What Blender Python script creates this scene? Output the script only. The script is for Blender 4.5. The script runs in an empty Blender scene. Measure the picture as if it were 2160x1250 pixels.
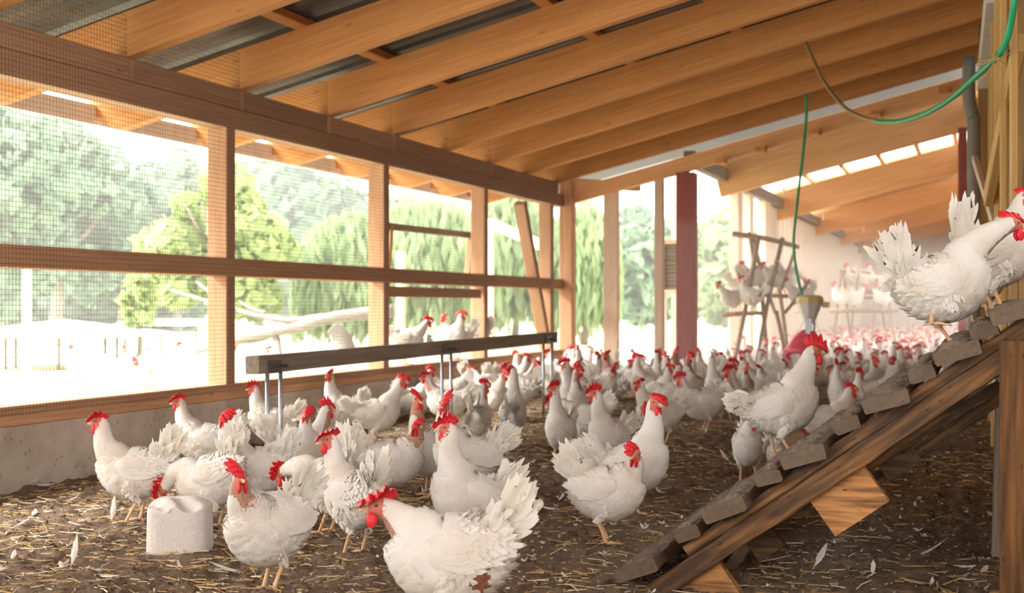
import bpy, math, random
import numpy as np
from mathutils import Vector, Matrix

# ------------------------------------------------------------------ camera, light, exposure
C = bpy.context.scene.collection
SC = bpy.context.scene
F = 2830.0                      # focal length in pixels of the 2160 x 1250 frame
TH = math.atan(995.0 / F)       # camera turned left of the barn axis (+Y)
CH = 0.90                       # camera height
HZ = 645.0                      # horizon row
FW = np.array([-math.sin(TH), math.cos(TH), 0.0])
RT = np.array([math.cos(TH), math.sin(TH), 0.0])

cam = bpy.data.cameras.new('camera')
cam.lens = 36.0 * F / 2160.0
cam.sensor_width = 36.0
cam.shift_y = (HZ - 625.0) / 2160.0
cam.dof.use_dof = True
cam.dof.focus_distance = 4.6
cam.dof.aperture_fstop = 4.0
cam.clip_end = 500
camo = bpy.data.objects.new('camera', cam)
C.objects.link(camo)
camo.location = (0, 0, CH)
camo.rotation_euler = (math.radians(90), 0, TH)
SC.camera = camo

world = bpy.data.worlds.new('sky')
SC.world = world
world.use_nodes = True
bg = world.node_tree.nodes['Background']
bg.inputs['Color'].default_value = (1.0, 0.98, 0.945, 1)
bg.inputs['Strength'].default_value = 2.0

sun = bpy.data.lights.new('sun', 'SUN')
sun.energy = 4.8
sun.angle = math.radians(28)
sun.color = (1.0, 0.95, 0.87)
suno = bpy.data.objects.new('sun', sun)
C.objects.link(suno)
suno.rotation_euler = Vector((0.70, 0.30, -0.645)).to_track_quat('-Z', 'Y').to_euler()

SC.view_settings.view_transform = 'Standard'
SC.view_settings.look = 'None'
SC.view_settings.gamma = 1.0
SC.view_settings.exposure = 1.6
SC.cycles.use_denoising = True
SC.cycles.use_adaptive_sampling = True
SC.cycles.adaptive_threshold = 0.03
SC.cycles.max_bounces = 7
SC.cycles.diffuse_bounces = 5
SC.cycles.glossy_bounces = 2
SC.cycles.transmission_bounces = 4
SC.cycles.transparent_max_bounces = 6
SC.cycles.caustics_reflective = False
SC.cycles.caustics_refractive = False

# ------------------------------------------------------------------ pixel helpers (photo -> place)
def at(px, py, Z):
    return np.array([0, 0, CH]) + FW * Z + RT * ((px - 1080) / F * Z) + np.array([0, 0, -(py - HZ) / F * Z])
def ground(px, py, h=0.0):
    return at(px, py, (CH - h) * F / (py - HZ))
def onX(px, py, X):
    d = FW + RT * ((px - 1080) / F) + np.array([0, 0, -(py - HZ) / F])
    return np.array([0, 0, CH]) + d * (X / d[0])
def onY(px, py, Y):
    d = FW + RT * ((px - 1080) / F) + np.array([0, 0, -(py - HZ) / F])
    return np.array([0, 0, CH]) + d * (Y / d[1])

rng = random.Random(11)

# ------------------------------------------------------------------ materials
def new_mat(name):
    m = bpy.data.materials.new(name)
    m.use_nodes = True
    nt = m.node_tree
    b = nt.nodes['Principled BSDF']
    return m, nt, b
def N(nt, kind, **kw):
    n = nt.nodes.new(kind)
    for k, v in kw.items():
        setattr(n, k, v)
    return n
def ramp(nt, stops):
    r = N(nt, 'ShaderNodeValToRGB')
    e = r.color_ramp.elements
    while len(e) < len(stops):
        e.new(0.5)
    for i, (p, c) in enumerate(stops):
        e[i].position = p
        e[i].color = (*c, 1)
    return r
def plain(name, col, rough=0.6, metal=0.0, bump=0.0, bscale=60, spec=0.4, vary=0.0):
    m, nt, b = new_mat(name)
    b.inputs['Roughness'].default_value = rough
    b.inputs['Metallic'].default_value = metal
    b.inputs['Specular IOR Level'].default_value = spec
    tc = N(nt, 'ShaderNodeTexCoord')
    n = N(nt, 'ShaderNodeTexNoise')
    n.inputs['Scale'].default_value = bscale
    n.inputs['Detail'].default_value = 3
    nt.links.new(tc.outputs['Object'], n.inputs['Vector'])
    d = 0.12 + vary
    r = ramp(nt, [(0.3, tuple(c * (1 - d) for c in col)), (0.7, tuple(min(1, c * (1 + d * 0.6)) for c in col))])
    nt.links.new(n.outputs['Fac'], r.inputs['Fac'])
    nt.links.new(r.outputs['Color'], b.inputs['Base Color'])
    if bump:
        bp = N(nt, 'ShaderNodeBump')
        bp.inputs['Strength'].default_value = bump
        bp.inputs['Distance'].default_value = 0.01
        nt.links.new(n.outputs['Fac'], bp.inputs['Height'])
        nt.links.new(bp.outputs['Normal'], b.inputs['Normal'])
    return m
def wood(name, light, dark, knot, rough=0.75, knots=0.5, dirt=None, dirt_amt=0.5, grain=34.0, spots=0.0):
    """Grain runs along the object's local X."""
    m, nt, b = new_mat(name)
    b.inputs['Roughness'].default_value = rough
    b.inputs['Specular IOR Level'].default_value = 0.25
    L = nt.links.new
    tc = N(nt, 'ShaderNodeTexCoord')
    oi = N(nt, 'ShaderNodeObjectInfo')
    mul = N(nt, 'ShaderNodeMath', operation='MULTIPLY')
    mul.inputs[1].default_value = 37.0
    L(oi.outputs['Random'], mul.inputs[0])
    add = N(nt, 'ShaderNodeVectorMath', operation='ADD')
    L(tc.outputs['Object'], add.inputs[0])
    L(mul.outputs[0], add.inputs[1])
    mp = N(nt, 'ShaderNodeMapping')
    mp.inputs['Scale'].default_value = (1.3, grain, grain)
    L(add.outputs[0], mp.inputs['Vector'])
    n1 = N(nt, 'ShaderNodeTexNoise')
    n1.inputs['Scale'].default_value = 1.6
    n1.inputs['Detail'].default_value = 5
    n1.inputs['Distortion'].default_value = 0.6
    L(mp.outputs[0], n1.inputs['Vector'])
    r1 = ramp(nt, [(0.30, dark), (0.52, tuple((a + c) / 2 for a, c in zip(light, dark))), (0.72, light)])
    L(n1.outputs['Fac'], r1.inputs['Fac'])
    # knots
    mp2 = N(nt, 'ShaderNodeMapping')
    mp2.inputs['Scale'].default_value = (2.6, 7.5, 7.5)
    L(add.outputs[0], mp2.inputs['Vector'])
    v = N(nt, 'ShaderNodeTexVoronoi')
    v.inputs['Scale'].default_value = 1.0
    L(mp2.outputs[0], v.inputs['Vector'])
    r2 = ramp(nt, [(0.035, (1, 1, 1)), (0.10, (0, 0, 0))])
    L(v.outputs['Distance'], r2.inputs['Fac'])
    km = N(nt, 'ShaderNodeMath', operation='MULTIPLY')
    km.inputs[1].default_value = knots
    L(r2.outputs['Color'], km.inputs[0])
    mx = N(nt, 'ShaderNodeMix', data_type='RGBA')
    L(km.outputs[0], mx.inputs['Factor'])
    L(r1.outputs['Color'], mx.inputs['A'])
    mx.inputs['B'].default_value = (*knot, 1)
    out = mx.outputs['Result']
    # each board a little different
    hv = N(nt, 'ShaderNodeHueSaturation')
    mr = N(nt, 'ShaderNodeMapRange')
    mr.inputs['To Min'].default_value = 0.84
    mr.inputs['To Max'].default_value = 1.14
    L(oi.outputs['Random'], mr.inputs['Value'])
    L(mr.outputs[0], hv.inputs['Value'])
    L(out, hv.inputs['Color'])
    out = hv.outputs['Color']
    if dirt:
        n3 = N(nt, 'ShaderNodeTexNoise')
        n3.inputs['Scale'].default_value = 9
        n3.inputs['Detail'].default_value = 6
        mp3 = N(nt, 'ShaderNodeMapping')
        mp3.inputs['Scale'].default_value = (.5, 5, 5)
        L(add.outputs[0], mp3.inputs['Vector']); L(mp3.outputs[0], n3.inputs['Vector'])
        r3 = ramp(nt, [(0.55 - 0.3 * dirt_amt, (0, 0, 0)), (0.80 - 0.3 * dirt_amt, (.9, .9, .9))])
        L(n3.outputs['Fac'], r3.inputs['Fac'])
        m3 = N(nt, 'ShaderNodeMix', data_type='RGBA')
        L(r3.outputs['Color'], m3.inputs['Factor'])
        L(out, m3.inputs['A'])
        m3.inputs['B'].default_value = (*dirt, 1)
        out = m3.outputs['Result']
    if spots:
        mp4 = N(nt, 'ShaderNodeMapping'); mp4.inputs['Scale'].default_value = (4.5, 17, 17)
        L(add.outputs[0], mp4.inputs['Vector'])
        v4 = N(nt, 'ShaderNodeTexVoronoi'); L(mp4.outputs[0], v4.inputs['Vector'])
        sp = N(nt, 'ShaderNodeSeparateColor'); L(v4.outputs['Color'], sp.inputs['Color'])
        lt = N(nt, 'ShaderNodeMath', operation='LESS_THAN'); lt.inputs[1].default_value = spots; L(sp.outputs['Red'], lt.inputs[0])
        r4 = ramp(nt, [(.06, (1, 1, 1)), (.26, (0, 0, 0))]); L(v4.outputs['Distance'], r4.inputs['Fac'])
        mu = N(nt, 'ShaderNodeMath', operation='MULTIPLY'); L(lt.outputs[0], mu.inputs[0]); L(r4.outputs['Color'], mu.inputs[1])
        m4 = N(nt, 'ShaderNodeMix', data_type='RGBA'); L(mu.outputs[0], m4.inputs['Factor']); L(out, m4.inputs['A']); m4.inputs['B'].default_value = (.022, .016, .013, 1)
        out = m4.outputs['Result']
    L(out, b.inputs['Base Color'])
    bp = N(nt, 'ShaderNodeBump')
    bp.inputs['Strength'].default_value = 0.35
    bp.inputs['Distance'].default_value = 0.004
    L(n1.outputs['Fac'], bp.inputs['Height'])
    L(bp.outputs['Normal'], b.inputs['Normal'])
    return m

M = {}
M['rafter'] = wood('orange pine rafter', (0.74, 0.36, 0.135), (0.57, 0.25, 0.085), (0.20, 0.09, 0.035))
M['frame'] = wood('pink pine frame', (0.58, 0.34, 0.20), (0.45, 0.245, 0.135), (0.17, 0.08, 0.045), knots=0.45)
M['beam_far'] = wood('far pine', (0.78, 0.47, 0.24), (0.62, 0.34, 0.16), (0.32, 0.16, 0.07), knots=0.3)
M['pale_post'] = wood('pale pine', (0.78, 0.62, 0.48), (0.66, 0.49, 0.36), (0.4, 0.26, 0.18), knots=0.3)
M['yellow_stud'] = wood('yellow pine', (0.72, 0.50, 0.22), (0.55, 0.35, 0.13), (0.25, 0.13, 0.05))
M['brown_panel'] = wood('brown timber', (0.42, 0.25, 0.11), (0.30, 0.165, 0.07), (0.13, 0.06, 0.03))
M['grey_wood'] = wood('weathered grey wood', (0.36, 0.30, 0.24), (0.22, 0.18, 0.14), (0.10, 0.08, 0.06), knots=0.3, grain=30)
M['driftwood'] = wood('bleached wood', (0.30, 0.27, 0.24), (0.20, 0.18, 0.16), (0.4, 0.35, 0.3), knots=0.1)
M['stick'] = wood('brown branch', (0.36, 0.24, 0.16), (0.24, 0.15, 0.10), (0.15, 0.09, 0.06))
M['ramp_rail'] = wood('dirty orange rail', (0.34, 0.175, 0.07), (0.15, 0.08, 0.036), (0.08, 0.04, 0.02), dirt=(0.06, 0.038, 0.026), dirt_amt=0.75, spots=.22)
M['ramp_block'] = wood('orange block', (0.60, 0.31, 0.12), (0.44, 0.21, 0.075), (0.15, 0.07, 0.03), dirt=(0.07, 0.04, 0.025), dirt_amt=0.35, spots=.2)
M['ramp_post'] = wood('stained orange post', (0.33, 0.155, 0.05), (0.13, 0.06, 0.022), (0.03, 0.018, 0.012), knots=0.95, dirt=(0.07, 0.038, 0.018), dirt_amt=0.5, spots=.18)
M['tread'] = wood('manure caked board', (0.20, 0.15, 0.11), (0.11, 0.08, 0.06), (0.08, 0.06, 0.04), knots=0.2, dirt=(0.16, 0.12, 0.09), dirt_amt=0.7, rough=0.95)
M['manure'] = plain('dried manure', (0.21, 0.165, 0.125), 1.0, bump=1.0, bscale=55, vary=0.35)
M['red_post'] = wood('dark red painted post', (0.36, 0.12, 0.11), (0.29, 0.095, 0.09), (0.14, 0.04, 0.035), knots=0.2)  # pinkish lightening by haze is put into this red
M['plank_pale'] = wood('pale wall plank', (0.74, 0.64, 0.52), (0.60, 0.50, 0.39), (0.4, 0.3, 0.22), knots=0.2)
M['grey_wall'] = plain('grey end wall', (0.52, 0.47, 0.42), 0.9, bscale=3)
M['metal_roof'] = plain('brown corrugated sheet', (0.10, 0.078, 0.064), 0.5, metal=0.05, bscale=2.5, vary=0.25)
m, nt, b = new_mat('translucent roof sheet')
tr = N(nt, 'ShaderNodeBsdfTranslucent'); tr.inputs['Color'].default_value = (.20, .195, .185, 1); b.inputs['Base Color'].default_value = (.42, .41, .39, 1)
mix = N(nt, 'ShaderNodeMixShader'); mix.inputs[0].default_value = .8
nt.links.new(b.outputs[0], mix.inputs[1]); nt.links.new(tr.outputs[0], mix.inputs[2]); nt.links.new(mix.outputs[0], nt.nodes['Material Output'].inputs['Surface'])
M['skylight'] = m
M['galv'] = plain('galvanised steel', (0.46, 0.50, 0.55), 0.42, metal=0.75, bscale=40)
M['dark_metal'] = plain('dark steel bracket', (0.14, 0.13, 0.12), 0.5, metal=0.6)
M['wire'] = plain('mesh wire', (0.16, 0.145, 0.125), 0.6, metal=0.3)
M['white_board'] = plain('white board', (0.74, 0.72, 0.72), 0.6, bscale=8)
M['pipe'] = plain('grey pipe', (0.24, 0.23, 0.22), 0.55, bscale=6)
M['hose'] = plain('green hose', (0.02, 0.36, 0.17), 0.4, bscale=5)
M['hose_brown'] = plain('dusty hose', (0.36, 0.24, 0.10), 0.6, bscale=5)
M['twine'] = plain('baler twine', (0.42, 0.30, 0.12), 0.8)
M['red_plastic'] = plain('red plastic', (0.74, 0.10, 0.14), 0.35)
M['white_plastic'] = plain('milky plastic', (0.72, 0.70, 0.66), 0.35)
M['yellow_plastic'] = plain('yellow plastic', (0.72, 0.58, 0.26), 0.45)
M['string'] = plain('white cord', (0.8, 0.78, 0.74), 0.8)
M['bark'] = plain('tree bark', (0.30, 0.25, 0.21), 0.95, bscale=6)
M['white_roofing'] = plain('white shelter roof', (0.86, 0.85, 0.82), 0.7)

# concrete
m, nt, b = new_mat('concrete')
tc = N(nt, 'ShaderNodeTexCoord')
n1 = N(nt, 'ShaderNodeTexNoise'); n1.inputs['Scale'].default_value = 5; n1.inputs['Detail'].default_value = 8
n2 = N(nt, 'ShaderNodeTexVoronoi'); n2.inputs['Scale'].default_value = 17
n3 = N(nt, 'ShaderNodeTexNoise'); n3.inputs['Scale'].default_value = 90
for n in (n1, n2, n3): nt.links.new(tc.outputs['Object'], n.inputs['Vector'])
r1 = ramp(nt, [(0.3, (0.42, 0.365, 0.31)), (0.7, (0.62, 0.55, 0.47))])
nt.links.new(n1.outputs['Fac'], r1.inputs['Fac'])
r2 = ramp(nt, [(0.10, (0.42, 0.40, 0.38)), (0.22, (1, 1, 1))])
nt.links.new(n2.outputs['Distance'], r2.inputs['Fac'])
mx = N(nt, 'ShaderNodeMix', data_type='RGBA', blend_type='MULTIPLY'); mx.inputs['Factor'].default_value = 0.55
nt.links.new(r1.outputs['Color'], mx.inputs['A']); nt.links.new(r2.outputs['Color'], mx.inputs['B'])
nt.links.new(mx.outputs['Result'], b.inputs['Base Color'])
bp = N(nt, 'ShaderNodeBump'); bp.inputs['Strength'].default_value = 0.4; bp.inputs['Distance'].default_value = 0.005
nt.links.new(n3.outputs['Fac'], bp.inputs['Height']); nt.links.new(bp.outputs['Normal'], b.inputs['Normal'])
b.inputs['Roughness'].default_value = 0.95
M['concrete'] = m

# soil of the hen-house floor
m, nt, b = new_mat('soil')
tc = N(nt, 'ShaderNodeTexCoord')
n1 = N(nt, 'ShaderNodeTexNoise'); n1.inputs['Scale'].default_value = 2.2; n1.inputs['Detail'].default_value = 6
n2 = N(nt, 'ShaderNodeTexNoise'); n2.inputs['Scale'].default_value = 60; n2.inputs['Detail'].default_value = 8; n2.inputs['Roughness'].default_value = 0.7
for n in (n1, n2): nt.links.new(tc.outputs['Object'], n.inputs['Vector'])
r1 = ramp(nt, [(0.30, (0.135, 0.088, 0.06)), (0.5, (0.26, 0.185, 0.132)), (0.75, (0.40, 0.30, 0.22))])
ad = N(nt, 'ShaderNodeMix', data_type='FLOAT'); ad.inputs['Factor'].default_value = 0.62
nt.links.new(n1.outputs['Fac'], ad.inputs['A']); nt.links.new(n2.outputs['Fac'], ad.inputs['B'])
nt.links.new(ad.outputs['Result'], r1.inputs['Fac'])
nt.links.new(r1.outputs['Color'], b.inputs['Base Color'])
bp = N(nt, 'ShaderNodeBump'); bp.inputs['Strength'].default_value = 1.0; bp.inputs['Distance'].default_value = 0.02
nt.links.new(n2.outputs['Fac'], bp.inputs['Height']); nt.links.new(bp.outputs['Normal'], b.inputs['Normal'])
b.inputs['Roughness'].default_value = 1.0; b.inputs['Specular IOR Level'].default_value = 0.1
M['soil'] = m

M['soil_light'] = plain('pale crumb', (0.33, 0.24, 0.17), 1.0, spec=.1, vary=.2)
M['soil_dark'] = plain('dark crumb', (0.14, 0.095, 0.066), 1.0, spec=.1, vary=.2)
M['straw_gold'] = plain('golden straw', (0.60, 0.41, 0.15), 0.6, bscale=15, vary=0.2)
M['straw_pale'] = plain('pale straw', (0.74, 0.62, 0.43), 0.6, bscale=15, vary=0.15)
M['straw_brown'] = plain('brown straw', (0.36, 0.22, 0.10), 0.7, bscale=15, vary=0.2)

# plumage
def plumage(name, base, tan, amt, trans):
    m, nt, b = new_mat(name)
    L = nt.links.new
    tc = N(nt, 'ShaderNodeTexCoord'); oi = N(nt, 'ShaderNodeObjectInfo')
    mul = N(nt, 'ShaderNodeMath', operation='MULTIPLY'); mul.inputs[1].default_value = 23
    L(oi.outputs['Random'], mul.inputs[0])
    add = N(nt, 'ShaderNodeVectorMath', operation='ADD')
    L(tc.outputs['Object'], add.inputs[0]); L(mul.outputs[0], add.inputs[1])
    n1 = N(nt, 'ShaderNodeTexNoise'); n1.inputs['Scale'].default_value = 7; n1.inputs['Detail'].default_value = 5
    L(add.outputs[0], n1.inputs['Vector'])
    r = ramp(nt, [(0.42, base), (0.66, tuple(a * (1 - amt) + t * amt for a, t in zip(base, tan))), (0.85, tuple(a * (1 - 1.6 * amt) + t * 1.6 * amt for a, t in zip(base, tan)))])
    L(n1.outputs['Fac'], r.inputs['Fac'])
    L(r.outputs['Color'], b.inputs['Base Color'])
    b.inputs['Roughness'].default_value = 0.85
    b.inputs['Specular IOR Level'].default_value = 0.15
    n2 = N(nt, 'ShaderNodeTexNoise'); n2.inputs['Scale'].default_value = 140; n2.inputs['Detail'].default_value = 4
    L(tc.outputs['Object'], n2.inputs['Vector'])
    bp = N(nt, 'ShaderNodeBump'); bp.inputs['Strength'].default_value = 0.5; bp.inputs['Distance'].default_value = 0.004
    L(n2.outputs['Fac'], bp.inputs['Height']); L(bp.outputs['Normal'], b.inputs['Normal'])
    if trans:
        tr = N(nt, 'ShaderNodeBsdfTranslucent')
        L(r.outputs['Color'], tr.inputs['Color'])
        mix = N(nt, 'ShaderNodeMixShader'); mix.inputs[0].default_value = trans
        L(b.outputs[0], mix.inputs[1]); L(tr.outputs[0], mix.inputs[2])
        L(mix.outputs[0], nt.nodes['Material Output'].inputs['Surface'])
    return m
M['plume'] = plumage('white plumage', (0.86, 0.84, 0.80), (0.60, 0.48, 0.33), 0.42, 0.12)
M['tailplume'] = plumage('white tail plumage', (0.90, 0.88, 0.83), (0.74, 0.63, 0.45), 0.3, 0.25)
M['face'] = plain('red face skin', (0.62, 0.19, 0.14), 0.55, bump=0.5, bscale=160)
M['bare'] = plain('bare neck skin', (0.52, 0.29, 0.21), 0.7, bump=0.8, bscale=120, vary=0.2)
M['shank'] = plain('pale orange shank', (0.74, 0.47, 0.27), 0.55, bump=0.4, bscale=120)
M['claw'] = plain('claw', (0.45, 0.33, 0.24), 0.5)
M['comb'] = plain('red comb', (0.72, 0.022, 0.035), 0.42, bump=0.4, bscale=90)
M['beak'] = plain('horn beak', (0.70, 0.48, 0.27), 0.45)
M['eye'] = plain('dark eye', (0.06, 0.02, 0.01), 0.12)
M['iris'] = plain('orange iris', (0.5, 0.2, 0.05), 0.2)
M['lobe'] = plain('white ear lobe', (0.85, 0.80, 0.74), 0.7)
M['wound'] = plain('reddish bare patch', (0.33, 0.12, 0.08), 0.8, bscale=80, vary=0.3)

# ------------------------------------------------------------------ mesh helpers
class Buf:
    def __init__(s):
        s.v = []; s.f = []; s.m = []; s.n = 0
    def add(s, verts, faces, mat=0):
        o = s.n
        s.v.extend([tuple(map(float, p)) for p in verts]); s.n += len(verts)
        s.f.extend([tuple(i + o for i in f) for f in faces])
        s.m.extend([mat] * len(faces) if isinstance(mat, int) else mat)
    def mesh(s, name, mats, smooth=True):
        me = bpy.data.meshes.new(name)
        me.from_pydata(s.v, [], s.f)
        for k in mats: me.materials.append(M[k])
        me.polygons.foreach_set('material_index', s.m)
        if smooth: me.polygons.foreach_set('use_smooth', [True] * len(s.f))
        me.update()
        return me
def link(name, me, parent=None, loc=None):
    o = bpy.data.objects.new(name, me)
    C.objects.link(o)
    if parent is not None: o.parent = parent
    if loc is not None: o.location = loc
    return o
def tag(o, label, cat, group=None, kind=None):
    o['label'] = label; o['category'] = cat
    if group: o['group'] = group
    if kind: o['kind'] = kind
    return o
def empty(name, loc, rz=0.0):
    o = bpy.data.objects.new(name, None)
    C.objects.link(o); o.location = loc; o.rotation_euler = (0, 0, rz); o.empty_display_size = 0.1
    return o
def unit(v):
    v = np.asarray(v, float); n = np.linalg.norm(v)
    return v / n if n > 1e-9 else v
def box_geo(x0, x1, y0, y1, z0, z1, b=0.0):
    """A box with chamfered long edges (chamfer b)."""
    if b <= 0:
        v = [(x, y, z) for x in (x0, x1) for y in (y0, y1) for z in (z0, z1)]
        f = [(0, 1, 3, 2), (4, 6, 7, 5), (0, 4, 5, 1), (2, 3, 7, 6), (0, 2, 6, 4), (1, 5, 7, 3)]
        return v, f
    prof = [(y0 + b, z0), (y1 - b, z0), (y1, z0 + b), (y1, z1 - b), (y1 - b, z1), (y0 + b, z1), (y0, z1 - b), (y0, z0 + b)]
    v = [(x, y, z) for x in (x0, x1) for (y, z) in prof]
    f = [(i, (i + 1) % 8, 8 + (i + 1) % 8, 8 + i) for i in range(8)]
    f += [tuple(range(7, -1, -1)), tuple(range(8, 16))]
    return v, f
def timber(name, p0, p1, w, h, mat, parent=None, bevel=0.005, up=(0, 0, 1), wav=0.0, link_it=True):
    """A sawn timber from p0 to p1 (centre line), w wide, h high. Local X is its length."""
    p0 = np.asarray(p0, float); p1 = np.asarray(p1, float)
    L = np.linalg.norm(p1 - p0); x = (p1 - p0) / L
    y = unit(np.cross(np.asarray(up, float), x)); z = np.cross(x, y)
    B = Buf(); B.add(*box_geo(-L / 2, L / 2, -w / 2, w / 2, -h / 2, h / 2, min(bevel, w / 5, h / 5)))
    if wav:
        B = Buf(); K = 24
        b = min(bevel, w / 5, h / 5)
        v, f = [], []
        prof = [(-w/2+b, -h/2), (w/2-b, -h/2), (w/2, -h/2+b), (w/2, h/2-b), (w/2-b, h/2), (-w/2+b, h/2), (-w/2, h/2-b), (-w/2, -h/2+b)]
        rr = random.Random(name + str(round(L, 3)))
        for k in range(K + 1):
            for (a, c) in prof:
                v.append((-L/2 + L*k/K + rr.uniform(-.2, .2)*wav, a + rr.uniform(-1, 1)*wav, c + rr.uniform(-1, 1)*wav))
        for k in range(K):
            for i in range(8):
                f.append((k*8+i, k*8+(i+1) % 8, (k+1)*8+(i+1) % 8, (k+1)*8+i))
        f += [tuple(range(7, -1, -1)), tuple(range(K*8, K*8+8))]
        B.add(v, f)
    o = link(name, B.mesh(name, [mat], smooth=False), parent)
    mw = Matrix(((x[0], y[0], z[0], 0), (x[1], y[1], z[1], 0), (x[2], y[2], z[2], 0), (0, 0, 0, 1)))
    mw.translation = Vector((p0 + p1) / 2)
    if parent is not None:
        mw = Matrix.Translation(-Vector(parent.location)) @ mw if parent.rotation_euler.z == 0 else parent.matrix_basis.inverted() @ mw
    o.matrix_basis = mw
    return o
def tube_geo(pts, rad, seg=8, caps=True):
    pts = [np.asarray(p, float) for p in pts]
    n = len(pts); rad = [rad] * n if np.isscalar(rad) else rad
    v, f = [], []
    prev = None
    for i in range(n):
        t = unit(pts[min(i + 1, n - 1)] - pts[max(i - 1, 0)])
        if prev is None:
            a = np.array([0, 0, 1.0]) if abs(t[2]) < 0.9 else np.array([1.0, 0, 0])
            u = unit(np.cross(a, t))
        else:
            u = unit(prev - t * np.dot(prev, t))
        prev = u; w = np.cross(t, u)
        for k in range(seg):
            a = 2 * math.pi * k / seg
            v.append(pts[i] + rad[i] * (math.cos(a) * u + math.sin(a) * w))
    for i in range(n - 1):
        for k in range(seg):
            f.append((i * seg + k, i * seg + (k + 1) % seg, (i + 1) * seg + (k + 1) % seg, (i + 1) * seg + k))
    if caps:
        f.append(tuple(range(seg - 1, -1, -1))); f.append(tuple(range((n - 1) * seg, n * seg)))
    return v, f
def spline(pts, n):
    """Catmull-Rom through pts (rows of any width), n samples."""
    P = np.asarray(pts, float); k = len(P)
    P = np.vstack([2 * P[0] - P[1], P, 2 * P[-1] - P[-2]])
    out = []
    for i in range(n):
        t = i / (n - 1) * (k - 1); j = min(int(t), k - 2); u = t - j
        a, b_, c, d = P[j], P[j + 1], P[j + 2], P[j + 3]
        out.append(0.5 * (2 * b_ + (c - a) * u + (2 * a - 5 * b_ + 4 * c - d) * u * u + (3 * b_ - a - 3 * c + d) * u ** 3))
    return np.array(out)
def lathe_geo(prof, seg=24):
    v, f = [], []
    for (r, z) in prof:
        for k in range(seg):
            a = 2 * math.pi * k / seg
            v.append((r * math.cos(a), r * math.sin(a), z))
    for i in range(len(prof) - 1):
        for k in range(seg):
            f.append((i * seg + k, i * seg + (k + 1) % seg, (i + 1) * seg + (k + 1) % seg, (i + 1) * seg + k))
    f.append(tuple(range(seg - 1, -1, -1))); f.append(tuple(range((len(prof) - 1) * seg, len(prof) * seg)))
    return v, f
def ball_geo(c, r, su=10, sv=7):
    c = np.asarray(c, float); r = np.array([r, r, r]) if np.isscalar(r) else np.asarray(r, float)
    v, f = [c + r * np.array([0, 0, -1])], []
    for i in range(1, sv):
        p = -math.pi / 2 + math.pi * i / sv
        for k in range(su):
            a = 2 * math.pi * k / su
            v.append(c + r * np.array([math.cos(p) * math.cos(a), math.cos(p) * math.sin(a), math.sin(p)]))
    v.append(c + r * np.array([0, 0, 1]))
    for k in range(su):
        f.append((0, 1 + (k + 1) % su, 1 + k))
        for i in range(sv - 2):
            o = 1 + i * su
            f.append((o + k, o + (k + 1) % su, o + su + (k + 1) % su, o + su + k))
        o = 1 + (sv - 2) * su
        f.append((o + k, o + (k + 1) % su, len(v) - 1))
    return v, f
# ------------------------------------------------------------------ hens
def rot2(x, z, a):
    return x * math.cos(a) - z * math.sin(a), x * math.sin(a) + z * math.cos(a)
def card(B, root, d, side, nrm, L, W, lift=0.0, mat=0, nu=3, nv=4, curl=0.0, rag=0.0, R=None, prof=(0.45, 1.0, 0.95, 0.42)):
    """One feather: a small curved vane from root along d."""
    v, f = [], []
    for j in range(nv):
        t = j / (nv - 1)
        q = t * (len(prof) - 1); k = min(int(q), len(prof) - 2)
        w = W * 0.5 * (prof[k] + (prof[k + 1] - prof[k]) * (q - k))
        for i in range(nu):
            s = 2 * i / (nu - 1) - 1
            l = L * t * (1 - 0.10 * s * s)
            ww = w
            if rag and R and (abs(s) > 0.9 or j == nv - 1):
                l += R.uniform(-1, 1) * rag * L * (0.4 + t); ww *= 1 + R.uniform(-1.2, 0.8) * rag * 1.5
            v.append(root + d * l + side * (s * ww) + nrm * (lift * t + curl * t * t + 0.22 * w * (1 - s * s)))
    for j in range(nv - 1):
        for i in range(nu - 1):
            a = j * nu + i
            f.append((a, a + 1, a + nu + 1, a + nu))
    B.add(v, f, mat)

BODY = [(-.150, .082, .010, .012), (-.134, .074, .036, .044), (-.104, .052, .064, .078), (-.055, .026, .085, .102),
        (0, .012, .096, .115), (.048, .018, .094, .113), (.088, .046, .080, .096), (.112, .082, .063, .077)]
HIP = 0.232
def remesh(B, voxel, mats):
    me = B.mesh('tmp', mats)
    o = bpy.data.objects.new('tmp', me); C.objects.link(o)
    md = o.modifiers.new('r', 'REMESH'); md.mode = 'VOXEL'; md.voxel_size = voxel
    md2 = o.modifiers.new('s', 'SMOOTH'); md2.iterations = 3; md2.factor = 0.5
    dg = bpy.context.evaluated_depsgraph_get(); dg.update()
    ev = o.evaluated_get(dg); m2 = ev.to_mesh()
    n = len(m2.vertices); co = np.empty(n * 3); m2.vertices.foreach_get('co', co)
    faces = [tuple(p.vertices) for p in m2.polygons]
    ev.to_mesh_clear(); bpy.data.objects.remove(o); bpy.data.meshes.remove(me)
    return co.reshape(-1, 3), faces

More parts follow.
